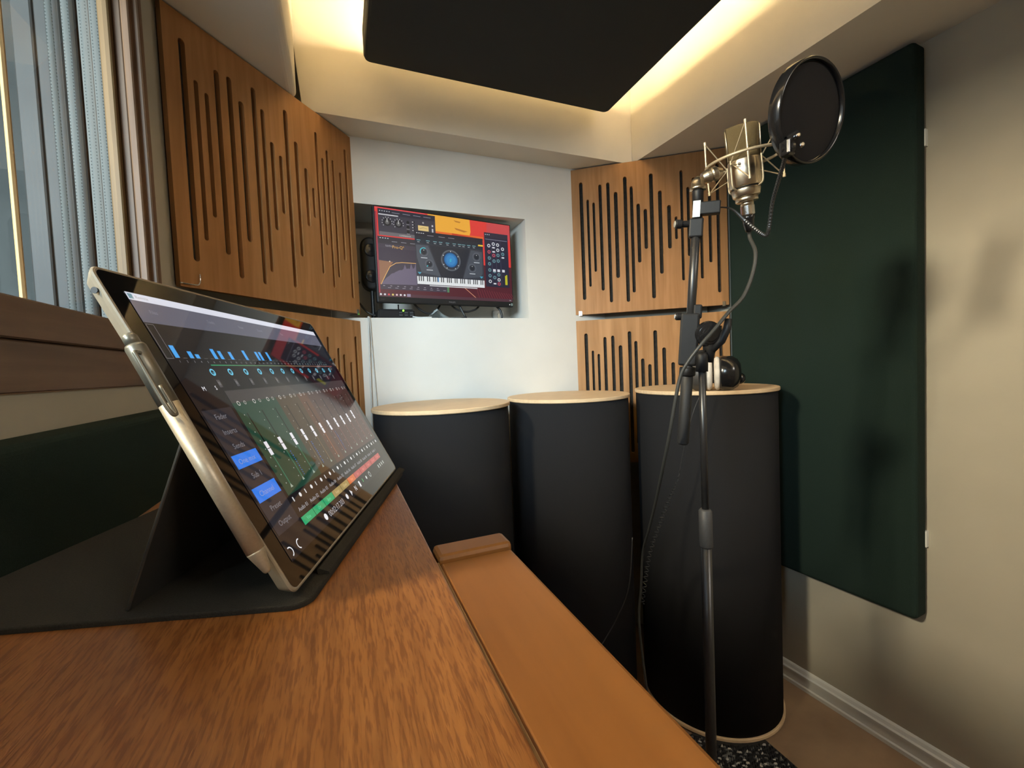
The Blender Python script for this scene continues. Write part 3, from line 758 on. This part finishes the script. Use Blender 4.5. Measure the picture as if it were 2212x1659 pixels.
# window 4 : channel strip
mp.rect(.777, .130, .972, .768, (42, 42, 60), 20); mp.rect(.777, .130, .972, .185, (48, 46, 62), 21)
for x in (.785, .80, .815): mp.rect(x, .150, x+.008, .158, (205, 210, 220), 22)
mp.rect(.785, .205, .965, .212, (120, 120, 140), 22)
for cx_, lst in ((.812, [(.255, 'w'), (.315, 'r'), (.375, 'g'), (.43, 'g'), (.49, 'g'), (.545, 'g'), (.60, 'w')]), (.850, [(.235, 'w'), (.27, 'b'), (.31, 'b'), (.345, 'r'), (.40, 'g'), (.50, 'g'), (.56, 'g'), (.62, 'b')]),
                 (.885, [(.24, 'w'), (.29, 'w'), (.34, 'g'), (.395, 'g'), (.53, 'g'), (.58, 'w'), (.62, 'r')]), (.925, [(.275, 'w'), (.325, 'g'), (.36, 'b')])):
    for y, kk in lst:
        y = .13+(y-.13)*1.22
        if kk == 'b': mp.rect(cx_-.011, y-.008, cx_+.011, y+.008, (214, 216, 224), 23)
        else:
            mp.disc(cx_, y, .0125, {'w': (210, 214, 220), 'r': (196, 74, 92), 'g': (104, 150, 156)}[kk], 23, 16); mp.disc(cx_, y, .007, (64, 66, 84), 24, 12)
for cx_ in (.850, .885, .925): mp.rect(cx_-.011, .555, cx_+.011, .585, (216, 218, 226), 25)
mp.rect(.937, .625, .945, .735, (206, 202, 40), 24); mp.rect(.947, .615, .955, .735, (206, 202, 40), 24)
for x in (.832, .868, .905): mp.rect(x, .20, x+.0015, .75, (92, 92, 112), 22)
# taskbar
mp.rect(.011, .905, .992, .938, (82, 52, 62), 5)
for i, c in enumerate(((220, 222, 228), (216, 218, 226), (214, 70, 84), (226, 206, 110), (226, 190, 200), (230, 226, 232), (224, 226, 232))): mp.disc(.023+.0255*i, .915, .0065, c, 8, 12)
mp.rect(.192, .900, .216, .930, (150, 140, 164), 8); mp.text('9:41', .972, .921, .010, (226, 226, 230), 8)
mp.text('PHILIPS', .508, .970, .017, (120, 120, 122), 8); mp.text('243V', .035, .968, .014, (66, 66, 68), 8)
mp.disc(.967, .972, .004, (240, 240, 240), 8, 10); mp.rect(.978, .955, .992, .985, (120, 140, 136), 8)
mp.build('screen', M['mondisp'], mon, lambda a, b, e: ((a-.5)*MW, -.00005-e, (1-b)*MH), 3e-5)

# =================================================================== THINGS IN THE NICHE
sp = thing('loudspeaker', (.128, 1.71, NZ0), 'black upright capsule loudspeaker beside the monitor in the niche', 'speaker')
bm = BM()
softslab(bm, lambda i: rrect(-.036+i, .115+i, .036-i, .312-i, .0355-i), -.025, .025, .010, MM); obj('capsule', bm, M['blk'], sp)
for z in (.165, .262):
    bm = BM(); lathe(bm, (0, -.024, z), (0, -1, 0), [(0, .024), (.003, .024), (.005, .020), (.003, .012), (.006, .004)], 24); obj('driver', bm, M['blkgloss'], sp, smooth=True)
bm = BM(); lathe(bm, (0, 0, 0), (0, 0, 1), [(0, .030), (.004, .030), (.006, .008), (.118, .007)], 20); obj('foot', bm, M['blkmetal'], sp)
rt = thing('network_box', (.200, 1.665, NZ0), 'small black network box with a green light under the monitor', 'network box')
rt.rotation_euler = (0, 0, R(4))
bm = BM(); vs = box(bm, (-.068, -.040, 0), (.072, .040, .036))
for v in vs:
    if v.co.z > .02: v.co.x *= .93; v.co.y *= .9
bmesh.ops.bevel(bm, geom=bm.edges[:], offset=.005, segments=2, affect='EDGES'); obj('case', bm, M['blk'], rt)
for x in (.010, .030, .050):
    for z in (.010, .019):
        bm = BM(); box(bm, (x, -.0425, z), (x+.012, -.0385, z+.006), bev=.001); obj('port_button', bm, M['greyrub'], rt)
bm = BM(); lathe(bm, (.026, -.036, .030), (0, -1, .3), [(0, .0035), (.004, .0030)], 12); obj('status_light', bm, M['greenled'], rt, label='lit green status light')
bm = BM(); lathe(bm, (.020, .02, .035), (0, 0, 1), [(0, .0022), (.022, .0022)], 10); lathe(bm, (.020, .02, .057), (0, 0, 1), [(0, .003), (.004, .002)], 10); obj('aerial', bm, M['blk'], rt)
bm = BM()
g = [[bm.verts.new((.330+.022*i+.004*math.sin(j*2.1), 1.606+.020*j, NZ0+.0012+max(0, .036*math.sin(i*1.15+.4)*(.45+.55*math.sin(j*.9+.5)))+.003*random.random())) for j in range(5)] for i in range(5)]
for i in range(4):
    for j in range(4): bm.faces.new((g[i][j], g[i+1][j], g[i+1][j+1], g[i][j+1]))
r_ = bmesh.ops.solidify(bm, geom=bm.faces[:], thickness=-.0008)
tag(base(obj('crumpled_paper', bm, M['paper'])), 'crumpled white paper lying among the cables under the monitor', 'paper')
def cable(name, pts, r, m, label, cat='cable', group=None, sub=8, n=8):
    bm = BM(); tube(bm, spline(pts, sub), r, n); return tag(base(obj(name, bm, m, smooth=True)), label, cat, group)
z = NZ0+.004
cable('power_cable', [(.085, 1.76, 1.55), (.070, 1.72, 1.52), (.068, 1.68, 1.475), (.10, 1.66, 1.425), (.13, 1.655, 1.408)], .0038, M['cable'], 'black cable looping from the loudspeaker down to the network box')
cable('video_cable', [(.268, 1.63, 1.452), (.290, 1.632, 1.430), (.320, 1.636, 1.416), (.352, 1.64, 1.424), (.372, 1.645, 1.450)], .0040, M['cable'], 'black cable sagging under the monitor above the network box')
cable('video_cable', [(.412, 1.64, 1.452), (.436, 1.643, 1.433), (.475, 1.645, 1.424), (.515, 1.65, 1.434), (.535, 1.652, 1.452)], .0038, M['cable'], 'black cable sagging under the middle of the monitor')
cable('monitor_lead', [(.442, 1.63, 1.452), (.452, 1.622, 1.425), (.462, 1.618, 1.402), (.464, 1.630, z), (.44, 1.70, z)], .0045, M['cable'], 'short black lead dropping beside the crumpled paper')
cable('monitor_lead', [(.605, 1.66, 1.452), (.622, 1.655, 1.435), (.628, 1.65, 1.412), (.628, 1.655, z), (.63, 1.70, z)], .0045, M['cable'], 'black lead dropping from the right end of the monitor')
cable('network_cable', [(.262, 1.630, z+.004), (.285, 1.622, z), (.312, 1.614, z-.0005), (.330, 1.612, z-.0005)], .0028, M['wcable'], 'short pale plug lead beside the network box')
cable('white_cable', [(.102, 1.63, z), (.102, 1.603, NZ0+.003), (.1015, 1.596, 1.380), (.0985, 1.595, 1.24), (.0960, 1.595, 1.10), (.0930, 1.595, .95), (.092, 1.595, .60)], .0028, M['wcable'], 'thin pale cable hanging straight down the back wall from the niche', group=None)
cable('white_cable', [(.106, 1.63, z), (.106, 1.603, NZ0+.003), (.1065, 1.596, 1.375), (.109, 1.596, 1.25), (.1135, 1.596, 1.10), (.1175, 1.596, .95)], .0018, M['wcable'], 'second thin pale cable slanting down behind the leftmost tube')
bm = BM(); box(bm, (.640, 1.788, 1.400), (.690, 1.799, 1.450), bev=.003); so = obj('wall_socket', bm, M['white'])
so = base(so); tag(so, 'small white socket plate low in the niche, right of the cables', 'socket')
bm = BM(); box(bm, (-.005, -.0080, .012), (.005, -.0056, .036)); obj('insert', bm, M['tape'], so)

# =================================================================== MICROPHONE STAND
PX, PY = .621, .602
st = thing('microphone_stand', (PX, PY, 0), 'black boom microphone stand on the floor in front of the tubes', 'microphone stand')
def sl(p): return Vector(p)-Vector((PX, PY, 0))
bm = BM(); lathe(bm, (0, 0, .012), (0, 0, 1), [(0, .0098), (.86, .0098)], 18); obj('lower_tube', bm, M['blkmetal'], st, smooth=True)
bm = BM(); lathe(bm, (0, 0, .845), (0, 0, 1), [(0, .0118), (.002, .0124), (.068, .0120), (.072, .009)], 20); obj('height_grip', bm, M['greyrub'], st, smooth=True, label='grey height adjusting sleeve')
bm = BM(); lathe(bm, (0, 0, .905), (0, 0, 1), [(0, .0062), (.31, .0062)], 16); obj('upper_tube', bm, M['blkmetal'], st, smooth=True)
bm = BM(); lathe(bm, (0, 0, 1.175), (0, 0, 1), [(0, .0105), (.030, .0110), (.036, .0085)], 18); obj('neck', bm, M['blk'], st, smooth=True)
bm = BM(); lathe(bm, (0, 0, .0078), (0, 0, 1), [(0, .125), (.006, .126), (.012, .118), (.016, .03), (.030, .014)], 48); obj('round_base', bm, M['blkmetal'], st)
B0 = Vector((.6115, .6445, 1.034)); B1 = Vector((.6160, .5965, 1.492)); ba = (B1-B0).normalized(); BLn = (B1-B0).length
def bpnt(z): return B0+(B1-B0)*((z-B0.z)/(B1.z-B0.z))
bx = Vector((.70, -.714, 0)); bx = (bx-ba*bx.dot(ba)).normalized(); by = ba.cross(bx)   # picture-right and depth
BMx = Matrix(((bx.x, by.x, ba.x, 0), (bx.y, by.y, ba.y, 0), (bx.z, by.z, ba.z, 0), (0, 0, 0, 1)))
def bfr(p): return Matrix.Translation(sl(p)) @ BMx
bm = BM(); q = bpnt(1.17); lathe(bm, sl(q), ba, [(0, .0078), (BLn-(q-B0).length, .0078)], 18); obj('boom_arm', bm, M['blkmetal'], st, smooth=True)
bm = BM(); lathe(bm, sl(B0), ba, [(0, .008), (.004, .0108), (.145, .0108), (.148, .0085), (.172, .0085)], 20); obj('boom_grip', bm, M['rubber'], st, smooth=True)
bm = BM(); lathe(bm, sl(bpnt(1.168)), ba, [(0, .0135), (.002, .0146), (.014, .0146), (.016, .0135)], 24); obj('locking_ring', bm, M['blk'], st, smooth=True)
# clutch block that carries the boom
bm = BM(); Q = bfr(bpnt(1.235)); vs = box(bm, (-.017, -.012, -.048), (.016, .012, .050), Q, bev=.004)
obj('clutch_block', bm, M['blk'], st)
bm = BM(); box(bm, (.004, -.008, .040), (.019, .009, .066), Q, bev=.003); obj('clutch_ear', bm, M['blk'], st)
bm = BM(); ax = Q.to_3x3() @ Vector((.25, -1, 0)); c = Q @ Vector((.032, -.006, .012))
lathe(bm, c-ax*.012, ax, [(0, .022), (.012, .024), (.018, .022), (.0185, .018), (.022, .0178), (.0225, .013), (.026, .0125), (.027, .0)], 28)
obj('clutch_disc', bm, M['blkgloss'], st, smooth=False)
bm = BM(); tube(bm, [Q @ Vector(p) for p in ((.012, .002, .018), (.034, .000, .016), (.036, 0, -.012), (.034, 0, -.040))], [.011, .013, .012, .009], 14); obj('clutch_arm', bm, M['blk'], st, smooth=True)
bm = BM(); tube(bm, [Q @ Vector(p) for p in ((.040, -.006, -.018), (.054, -.008, .0), (.062, -.010, .022), (.063, -.010, .040))], [.006, .0075, .007, .006], 10); obj('wing_lever', bm, M['blk'], st, smooth=True)
def knob(name, z, dx, m2, rr=.0068):
    q = bpnt(z); Qk = bfr(q); a = Qk.to_3x3() @ Vector((-1, -.35, 0)); bm = BM(); c = Qk @ Vector((-.006, 0, 0))
    lathe(bm, c, a, [(0, .006), (dx, .006), (dx+.001, rr), (dx+.010, rr), (dx+.012, rr-.002)], 18); k = obj(name, bm, M['blk'], st)
    bm = BM(); lathe(bm, c+a.normalized()*(dx+.0121), a, [(0, rr-.0022), (.0008, rr-.003)], 16); obj('knob_cap', bm, m2, k)
knob('boom_knob', 1.279, .010, M['chrome'], .0072)
knob('top_knob', 1.445, .020, M['tape'], .0082)
bm = BM(); box(bm, (-.012, -.009, -.020), (.012, .009, .014), bfr(bpnt(1.440)), bev=.003); obj('top_clamp', bm, M['blk'], st)

# =================================================================== MICROPHONE IN ITS SPIDER MOUNT
MC = Vector((.7045, .5745, 1.5590))                   # centre of the spider ring on the microphone axis
view = Vector((.70, .57, .36)).normalized()
fx = Vector((.77, -.638, 0)); fd = Vector((.638, .77, 0)); fz = Vector((0, 0, 1))     # picture right, away, up
mu = (fz - fx*.085 - fd*.13).normalized()             # microphone axis, top leaning a little to the left and to the camera
mxv = (fx-mu*fx.dot(mu)).normalized(); myv = mu.cross(mxv)
MMx = Matrix(((mxv.x, myv.x, mu.x), (mxv.y, myv.y, mu.y), (mxv.z, myv.z, mu.z))).to_4x4()
mic = thing('microphone', MC+mu*-.062, 'nickel studio condenser microphone held in a spider mount', 'microphone')
mic.rotation_euler = MMx.to_euler(); mic.scale = (.92, .92, .92)
def ell(bm, prof, n=40):
    rings = []
    for zz, rx, ry in prof: rings.append([bm.verts.new((rx*math.cos(2*PI*k/n), ry*math.sin(2*PI*k/n), zz)) for k in range(n)])
    for A, B in zip(rings, rings[1:]):
        for k in range(n): bm.faces.new((A[k], A[(k+1) % n], B[(k+1) % n], B[k]))
    bm.faces.new(rings[0][::-1]); bm.faces.new(rings[-1])
bm = BM(); ell(bm, [(.066, .0285, .0285), (.075, .0288, .0280), (.100, .0300, .0270), (.120, .0310, .0255), (.126, .0306, .0235), (.130, .0290, .018), (.132, .0255, .009)])
obj('grille', bm, M['mesh'], mic, smooth=True)
for sx in (-1, 1):
    bm = BM(); tube(bm, [(sx*.0285, -.010, .068), (sx*.0296, -.010, .100), (sx*.0302, -.0095, .123), (sx*.0270, -.004, .1312)], .0012, 8)
    obj('grille_rib', bm, M['nickel'], mic, smooth=True)
bm = BM(); lathe(bm, (0, 0, .014), (0, 0, 1), [(0, .0275), (.002, .0292), (.050, .0292), (.0525, .0282)], 44); b_ = obj('body', bm, M['nickel'], mic, smooth=False)
for p in b_.data.polygons: p.use_smooth = abs(p.center.z-.04) < .026 and len(p.vertices) == 4
bm = BM(); lathe(bm, (-.013, -.0262, .056), (-.45, -.9, 0), [(0, .0030), (.0012, .0030), (.0014, .002)], 16); obj('badge', bm, M['dkgrey'], mic)
bm = BM(); lathe(bm, (0, 0, .0115), (0, 0, 1), [(0, .0255), (.0025, .0262)], 40); obj('shadow_groove', bm, M['blk'], mic)
bm = BM(); lathe(bm, (0, 0, -.004), (0, 0, 1), [(0, .0225), (.002, .0245), (.013, .0265), (.0155, .0262)], 40); obj('lower_ring', bm, M['nickel'], mic, smooth=True)
bm = BM(); lathe(bm, (0, 0, -.0135), (0, 0, 1), [(0, .018), (.002, .0205), (.008, .0205), (.0095, .018)], 36); obj('thread_collar', bm, M['nickel'], mic, smooth=True)
# xlr plug with its own lead
bm = BM(); lathe(bm, (0, 0, -.021), (0, 0, 1), [(0, .0118), (.0075, .0120)], 24); obj('connector_seat', bm, M['nickel'], mic, smooth=True)
sm = thing('shock_mount', MC, 'nickel wire spider shock mount around the microphone', 'shock mount'); sm.rotation_euler = MMx.to_euler()
RR = .0625
bm = BM(); tube(bm, [(RR*math.cos(2*PI*k/48), RR*math.sin(2*PI*k/48), 0) for k in range(48)], .0027, 8, closed=True); obj('outer_ring', bm, M['wire'], sm, smooth=True)
PA = [265, 352, 85, 172]; NA = [222, 312, 42, 132]; rn = .0345
tops = []; bots = []; nodes = []
for a in PA:
    d_ = Vector((math.cos(R(a)), math.sin(R(a)), 0)); T = d_*(RR-.002)+Vector((0, 0, .046)); B = d_*(RR-.002)+Vector((0, 0, -.044))
    bm = BM(); tube(bm, [T, d_*(RR-.0005), B], .0017, 8); lathe(bm, T, (0, 0, 1), [(-.003, .0025), (.003, .0025)], 10); lathe(bm, B, (0, 0, 1), [(-.003, .0025), (.003, .0025)], 10)
    obj('post', bm, M['wire'], sm, smooth=False); tops.append(T); bots.append(B)
for a in NA:
    d_ = Vector((math.cos(R(a)), math.sin(R(a)), 0)); N_ = d_*rn+Vector((0, 0, -.006)); nodes.append(N_)
    bm = BM(); tube(bm, spline([N_+Vector((0, 0, .004)), N_, d_*(rn+.0005)+Vector((0, 0, -.034)), d_*(rn-.001)+Vector((0, 0, -.048)), d_*(rn-.008)+Vector((0, 0, -.052)), d_*.0262+Vector((0, 0, -.0535))], 4), .0016, 8)
    obj('cradle_rod', bm, M['wire'], sm, smooth=True)
for i, N_ in enumerate(nodes):
    for j in (i, (i+1) % 4):
        for E in (tops[j], bots[j]):
            # elastic runs between a cradle node and a post end
            if (E-N_).length > .095: continue
            bm = BM(); tube(bm, [N_, E], .00105, 6); obj('elastic', bm, M['wire'], sm)
# swivel joint down to the stand
JT = MMx.to_3x3().transposed() @ (Vector((.6160, .5965, 1.515))-MC)
jm = MMx.to_3x3().transposed() @ (Vector((.6440, .5815, 1.5240))-MC)
zz = MMx.to_3x3().transposed() @ Vector((0, 0, 1)); vw = MMx.to_3x3().transposed() @ (-view)
bm = BM(); lathe(bm, JT-zz*.012, zz, [(0, .0140), (.004, .0138), (.006, .0115), (.014, .0108), (.020, .0085), (.0235, .004)], 26); obj('swivel_dome', bm, M['nickel'], sm, smooth=True)
bm = BM(); sx_ = (jm-JT).normalized(); lathe(bm, JT+sx_*.008+zz*.006, sx_, [(0, .0085), (.008, .0115), (.013, .0125), (.016, .0105), (.018, .0125), (.025, .0125), (.028, .010), (.036, .006)], 26); obj('swivel_disc', bm, M['nickel'], sm, smooth=False)
bm = BM(); lathe(bm, JT-zz*.052, zz, [(0, .0080), (.036, .0095), (.040, .0095)], 20); obj('thread_socket', bm, M['blk'], sm, smooth=True)
# xlr cable
P0 = MC-mu*.0875
tip = MC-mu*.0880
mcab = thing('microphone_cable', tip, 'black microphone cable hanging from the silver plug and draped over the stand', 'cable')
def cl(p): return Vector(p)-tip
bm = BM(); lathe(bm, cl(MC-mu*.0985), mu, [(0, .0112), (.001, .0118), (.0165, .0118), (.0172, .0112)], 24); pl = obj('plug_ring', bm, M['chrome'], mcab, smooth=False, label='bright chrome plug ring')
bm = BM(); lathe(bm, cl(MC-mu*.1280), mu, [(0, .0060), (.006, .0076), (.014, .0092), (.0215, .0096), (.0225, .0108), (.0292, .0112)], 24); obj('boot', bm, M['blkgloss'], mcab, smooth=True)
e0 = MC-mu*.127
CP = [e0, e0-mu*.012, Vector((.7161, .5629, 1.3893)), Vector((.7047, .5603, 1.3505)), Vector((.6826, .5623, 1.3085)), Vector((.6486, .5648, 1.2800)), Vector((.6179, .5680, 1.2505)),
      Vector((.5921, .5770, 1.2217)), Vector((.5760, .5920, 1.1918)), Vector((.5690, .6020, 1.1670)), Vector((.5642, .6116, 1.1206)), Vector((.5656, .6298, 1.0582)),
      Vector((.5854, .6725, .9854)), Vector((.6335, .7563, .8784)), Vector((.6805, .8407, .7769)), Vector((.7260, .9200, .6873)), Vector((.744, .955, .5741)), Vector((.748, .972, .4213)), Vector((.74, .90, .10)), Vector((.70, .80, .022)), Vector((.60, .75, .020))]
bm = BM(); tube(bm, [cl(p) for p in spline(CP, 8)], .0034, 8); obj('lead', bm, M['gcable'], mcab, smooth=True)
# coiled headphone lead behind it
ax_ = [Vector(p) for p in ((.965, .935, 1.108), (.935, .940, 1.05), (.9173, .960, .95), (.9000, .975, .8424), (.8800, .985, .7930), (.8435, .9893, .7185), (.8069, .9891, .6463), (.7790, .9800, .5765), (.7560, .9700, .5120))]
sp_ = spline(ax_, 12); hel = []
Ncoil = 44; tot = len(sp_)-1
for i in range(Ncoil*9):
    t = i/(Ncoil*9-1); f = t*tot; k = min(int(f), tot-1); p = sp_[k].lerp(sp_[k+1], f-k)
    x, y, a = frame((sp_[k+1]-sp_[k])); rr = .006*min(1, max(0, (t-.30)*4))
    ph = 2*PI*Ncoil*t; hel.append(p+(x*math.cos(ph)+y*math.sin(ph))*rr)
bm = BM(); tube(bm, hel, .0012, 5); tag(base(obj('coiled_cable', bm, M['cable'], smooth=True)), 'coiled black headphone lead hanging in front of the tube with headphones', 'cable')
cable('thin_cable', [(.742, .985, .70), (.735, 1.00, .55), (.70, 1.02, .45), (.64, 1.02, .38), (.58, 1.02, .30), (.52, .98, .15), (.50, .95, .020)], .0016, M['cable'], 'thin black cord curving down in front of the middle tube')

# =================================================================== POP FILTER
PC = Vector((.6955, .4512, 1.5735))
pf = thing('pop_filter', PC, 'round black pop filter on a gooseneck in front of the microphone', 'pop filter')
pn = Vector((-.50, -.76, -.14))+fx*.24            # facing camera-left of the singer side
pn = (-(fd*.72)+fx*.60-fz*.20).normalized()
px_, py_, pa = frame(pn)
rp = .0725
bm = BM()
N = 64; prof = [(-.0125, rp-.0004), (-.0110, rp+.0012), (.0060, rp+.0012), (.0078, rp-.0006), (.0060, rp-.0032), (-.0110, rp-.0022)]
rings = [[bm.verts.new(pa*d+(px_*math.cos(2*PI*k/N)+py_*math.sin(2*PI*k/N))*r) for k in range(N)] for d, r in prof]
for i in range(6):
    A, B = rings[i], rings[(i+1) % 6]
    for k in range(N): bm.faces.new((A[k], A[(k+1) % N], B[(k+1) % N], B[k]))
obj('hoop', bm, M['blkgloss'], pf, smooth=True)
for s in (-1, 1):
    bm = BM(); rg = []
    for q in range(1, 9):
        rr = (rp-.004)*q/8; rg.append([bm.verts.new(pa*(s*(.0012+.0024*(1-(q/8)**2)))+(px_*math.cos(2*PI*k/N)+py_*math.sin(2*PI*k/N))*rr) for k in range(N)])
    for A, B in zip(rg, rg[1:]):
        for k in range(N): bm.faces.new((A[k], A[(k+1) % N], B[(k+1) % N], B[k]))
    bm.faces.new(rg[0]); obj('mesh_screen', bm, mat('pop_mesh', (.013, .012, .012), .85, spec=.2, noise=.4, nscale=2200, bump=.4, bscale=2600), pf, smooth=True)
def pl_(p): return Vector(p)-PC
CLP = Vector((.6500, .4545, 1.5160))
bm = BM(); lathe(bm, pl_(CLP)-fx*.008-fz*.002, fx, [(0, .007), (.014, .008), (.018, .006)], 16); lathe(bm, pl_(CLP)+fz*.010, fx+fz*.5, [(0, .006), (.016, .006)], 14)
box(bm, pl_(CLP)-Vector((.008, .008, .014)), pl_(CLP)+Vector((.008, .008, .010)), bev=.003); obj('hoop_clamp', bm, M['blkgloss'], pf)
for off in (fx*.012+fz*.011, fx*.017-fz*.004):
    bm = BM(); lathe(bm, pl_(CLP)+off-fd*.006, -fd, [(0, .0032), (.004, .0032), (.005, .002)], 12); obj('clamp_screw', bm, M['chrome'], pf)
GN = [Vector(p) for p in ((.6330, .5780, 1.4660), (.6437, .5740, 1.4677), (.6628, .5640, 1.4618), (.6800, .5520, 1.4384), (.6960, .5380, 1.4160), (.7060, .5330, 1.4110), (.7077, .5290, 1.4254), (.6980, .5150, 1.4600), (.6830, .4930, 1.4850), (.6650, .4700, 1.5040), (.6540, .4585, 1.5120))]
g2 = spline(GN, 14); bm = BM()
tube(bm, [pl_(p) for p in g2], [.0030+.0006*(i % 2) if i > 40 else .0013+.0018*max(0, (i-20)/20) for i in range(len(g2))], 8); obj('gooseneck', bm, M['blkmetal'], pf, smooth=False)
bm = BM(); box(bm, (-.010, -.012, -.010), (.030, .006, .012), Matrix.Translation(pl_(bpnt(1.468))) @ BMx @ Matrix.Translation((.008, 0, 0)), bev=.002); obj('stand_clamp', bm, M['blk'], pf)
bm = BM(); box(bm, (-.011, -.0125, -.014), (.001, -.0121, .014), Matrix.Translation(pl_(bpnt(1.468))) @ BMx @ Matrix.Translation((.004, 0, 0))); obj('clamp_plate', bm, M['tape'], pf, label='bright metal clamp plate')

# =================================================================== HEADPHONES
hz = 1.099
hp = thing('headphones', (1.067, .974, hz), 'black headphones with white ear pads lying on the right tube', 'headphones')
ha = Vector((.69, -.724, 0)); hb = Vector((.724, .69, 0))     # picture-right, away
def hq(r, d, z): return ha*r+hb*d+Vector((0, 0, z))
def cupset(r0, s, tag_):
    # ear pad then shell, axis along +-ha
    bm = BM(); lathe(bm, hq(r0, 0, .053), ha*s, [(0, .030), (.002, .046), (.008, .0515), (.014, .050), (.0165, .046)], 36); obj('ear_pad', bm, M['pad'], hp, smooth=True, label='white ear pad')
    bm = BM(); lathe(bm, hq(r0+s*.0168, 0, .053), ha*s, [(0, .050), (.004, .0525), (.034, .051), (.048, .042), (.056, .028), (.058, .010)], 36); obj('ear_shell', bm, M['blkgloss'] if tag_ else M['dkgrey'], hp, smooth=True)
    bm = BM(); lathe(bm, hq(r0+s*.066, -.004, .036), ha*s, [(0, .018), (.010, .016), (.016, .012), (.018, .008)], 20); obj('pivot_cap', bm, M['blkgloss'], hp, smooth=True)
cupset(-.0105, 1, 1); cupset(-.0145, -1, 0)
bm = BM(); pts = []
for k in range(25):
    a = PI*k/24; pts.append(hq(-.0125+.078*math.cos(a), .030+.135*math.sin(a), .034+.010*math.sin(a)))
pts = [hq(.0655, 0, .040)]+pts+[hq(-.0905, 0, .040)]
tube(bm, spline(pts, 2), .008, 10); obj('headband', bm, M['blk'], hp, smooth=True)

# =================================================================== RUG
rg = thing('woven_rug', (.70, .40, 0), 'chunky black rug with white flecks on the floor under the stand', 'rug')
bm = BM(); box(bm, (-.55, -.75, 0), (.462, .62, .007), bev=.002); obj('rug_base', bm, M['rubber'], rg)
rm = bpy.data.materials.new('rug_yarn'); rm.use_nodes = True; b = rm.node_tree.nodes['Principled BSDF']; b.inputs['Roughness'].default_value = .9
at = rm.node_tree.nodes.new('ShaderNodeAttribute'); at.attribute_name = 'yarn'; rm.node_tree.links.new(at.outputs['Color'], b.inputs['Base Color'])
V = []; F = []; K = []
y = -.745; row = 0
while y < .616:
    big = y > .0
    x = -.545+(.0045 if row % 2 else 0)
    while x < .458:
        inside = math.hypot(x+.70-1.1785, y+.40-1.1404) < .241
        if not inside and ((x > .12 and big) or random.random() < .35):
            k_ = 1.0 if big else 1.5
            a = R(38 if row % 2 else -38)+random.uniform(-.35, .35); L = .0068*k_; w = .0027*k_; h = random.uniform(.003, .0062)
            ca, sa = math.cos(a), math.sin(a); i0 = len(V)
            for lx, ly, lz in ((-L, 0, 0), (-L*.5, -w, 0), (L*.5, -w, 0), (L, 0, 0), (L*.5, w, 0), (-L*.5, w, 0), (-L*.45, 0, h), (L*.45, 0, h)):
                V.append((min(.462, x+lx*ca-ly*sa), min(.62, y+lx*sa+ly*ca), .0068+lz))
            fs = [(0, 1, 6), (1, 2, 7, 6), (2, 3, 7), (3, 4, 7), (4, 5, 6, 7), (5, 0, 6)]
            u = random.random(); c = (.50, .48, .43) if u < .15 else ((.13, .13, .125) if u < .30 else (.012, .012, .013))
            for f in fs: F.append([i0+k for k in f]); K += [(*c, 1)]*len(f)
        x += .0088
    y += .0056; row += 1
me = bpy.data.meshes.new('yarn_loops'); me.from_pydata(V, [], F); me.update()
a_ = me.color_attributes.new('yarn', 'FLOAT_COLOR', 'CORNER'); a_.data.foreach_set('color', [c for k in K for c in k]); me.materials.append(rm)
yo = bpy.data.objects.new('yarn_loops', me); C.objects.link(yo); yo.parent = rg; yo['kind'] = 'stuff'
